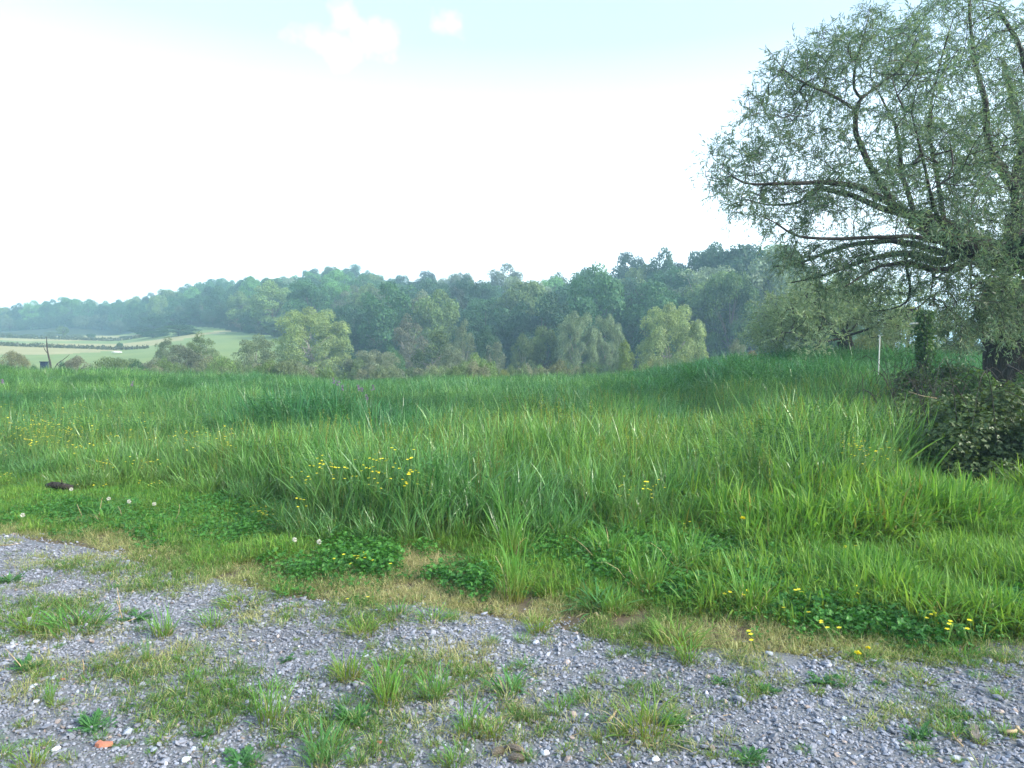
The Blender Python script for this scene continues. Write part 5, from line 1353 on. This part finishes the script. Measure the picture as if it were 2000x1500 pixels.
for px, py, w_, m_, lb in ((108, 1470, 18, M_pale, 'large pale stone left below the brick fragment'), (250, 1437, 20, M_greys, 'grey stone right above the brick fragment'), (72, 1373, 12, M_pale, 'white flat stone on the left gravel'),
                       (105, 1330, 14, M_greys, 'big grey stone beside the tiny red chip'), (365, 1490, 18, M_pale, 'pale flat stone near the lower edge, left'), (300, 1470, 16, M_greys, 'blue-grey stone right of the brick fragment'),
                       (1065, 1478, 18, M_pale, 'largest pale stone beside the dry cones'), (1145, 1405, 10, M_pale, 'white rounded stone left of the large yellow-green tuft'), (1180, 1460, 9, M_pale, 'white pebble on the lower gravel right of centre'),
                       (1650, 1415, 12, M_pale, 'pale upright stone on the right gravel'), (1802, 1395, 8, M_pale, 'small white stone above the weeds at lower right'), (1845, 1413, 8, M_greys, 'roundish grey stone left of the green weed at right'),
                       (912, 1473, 9, M_pale, 'pinkish white pebble left of the dry cones'), (1500, 1290, 16, M_greys, 'wide grey stone at the upper right gravel rim'), (1280, 1493, 18, M_pale, 'flat pale stone at the lower edge right of centre'),
                       (1895, 1495, 12, M_pale, 'white stone at the lower edge far right'), (930, 1280, 12, M_greys, 'grey stone beyond the middle patch'), (865, 1132, 12, M_pale, 'white stone in the grass of the verge near the centre'), (876, 1135, 8, M_pale, 'little white stone touching the one in the verge')):
    loose_stone('loose_stone', px, py, w_, w_ * .8, w_ * .55, m_, lb, rz=rng.uniform(0, 3))
# weathered wood piece
gx, gy = px_ground(1903, 1452); o = box_obj('wood_piece', (.125, .034, .022), M_oldwood, None, (gx, gy, Hs(gx, gy) + .026), .004, (0, -.08, R(62)))
tag(o, 'grey weathered piece of wood lying on the lower right gravel', 'wood')
gx, gy = px_ground(1712, 1256)
# rotting log
gx, gy = px_ground(117, 966); P = np.array([[-.17, .02, .0], [-.09, .0, .015], [0, -.01, .01], [.09, -.02, .0], [.16, -.01, -.01]])
root = empty('rotting_log', (gx, gy, Hs(gx, gy) + .09), 'short dark rotting log lying in the turf at the left', 'log')
V, F, h = path_tube(P, [.028, .04, .042, .038, .026], 12, wob=.12); mobj('trunk_piece', mesh_np('log', V, F, [M_bark], smooth=True), root)
V, F, h = path_tube(np.array([[.03, -.02, .02], [.06, -.05, .05], [.07, -.07, .085]]), [.012, .009, .005], 6); mobj('branch_stub', mesh_np('stub', V, F, [M_bark]), root)
# ridged dry cones
def cone(px, py, w, rz, label):
    gx, gy = px_ground(px, py); L = w * gy / FPX; n_r = 15
    root = empty('dry_cone', (gx, gy, Hs(gx, gy) + .022), label, 'cone', None, rz)
    V, F, h = path_tube(np.array([[-L / 2, 0, 0], [-L / 4, 0, .004], [0, 0, .006], [L / 4, 0, .003], [L / 2, 0, -.003]]), [.006, .012, .013, .011, .004], 8)
    mobj('core', mesh_np('cone_core', V, F, [M_oldwood]), root)
    P, D = [], []
    for i in range(n_r):
        for a_ in np.arange(0, 6.28, .7): u = (i + .5) / n_r - .5; rr_ = .013 * (1 - (2 * abs(u)) ** 2.5) + .002; P.append((u * L, rr_ * math.cos(a_ + i * .3), rr_ * math.sin(a_ + i * .3))); D.append((.45, math.cos(a_ + i * .3), math.sin(a_ + i * .3)))
    V, F, h = leaves(np.array(P), np.array(D), .007, .008, fold=.2, normal=np.tile([1., 0, 0], (len(P), 1)))
    mobj('scales', mesh_np('cone_scales', V, F, [M_drystem]), root)
cone(972, 1477, 26, .5, 'leftmost of the dry ridged cones near the lower edge'); cone(1004, 1472, 40, -.35, 'longest of the dry ridged cones near the lower edge'); cone(1008, 1489, 32, -.1, 'nearest of the dry ridged cones at the lower edge')

# ------------------------------------------------------------------ haze: one closed box of even air
import bmesh
hm, N, L = newmat('haze'); out = N.new('ShaderNodeOutputMaterial'); pv = N.new('ShaderNodeVolumePrincipled')
pv.inputs['Color'].default_value = (.50, .78, .98, 1); pv.inputs['Density'].default_value = .00135; pv.inputs['Anisotropy'].default_value = .1
L.new(pv.outputs[0], out.inputs['Volume'])
for o_ in sc.objects:
    if o_.parent and o_.name.split('.')[0] in ('foliage', 'twigs', 'branches', 'ivy', 'canes', 'crown', 'leaves', 'seed_spike'): o_['kind'] = 'stuff'
bm = bmesh.new(); bmesh.ops.create_cube(bm, size=1); me = bpy.data.meshes.new('haze')
for v in bm.verts: v.co = Vector((v.co.x * 19000, v.co.y * 19000, -10 if v.co.z < 0 else 62))
bm.to_mesh(me); bm.free(); me.materials.append(hm)
haze = tag(mobj('haze', me), kind='stuff')
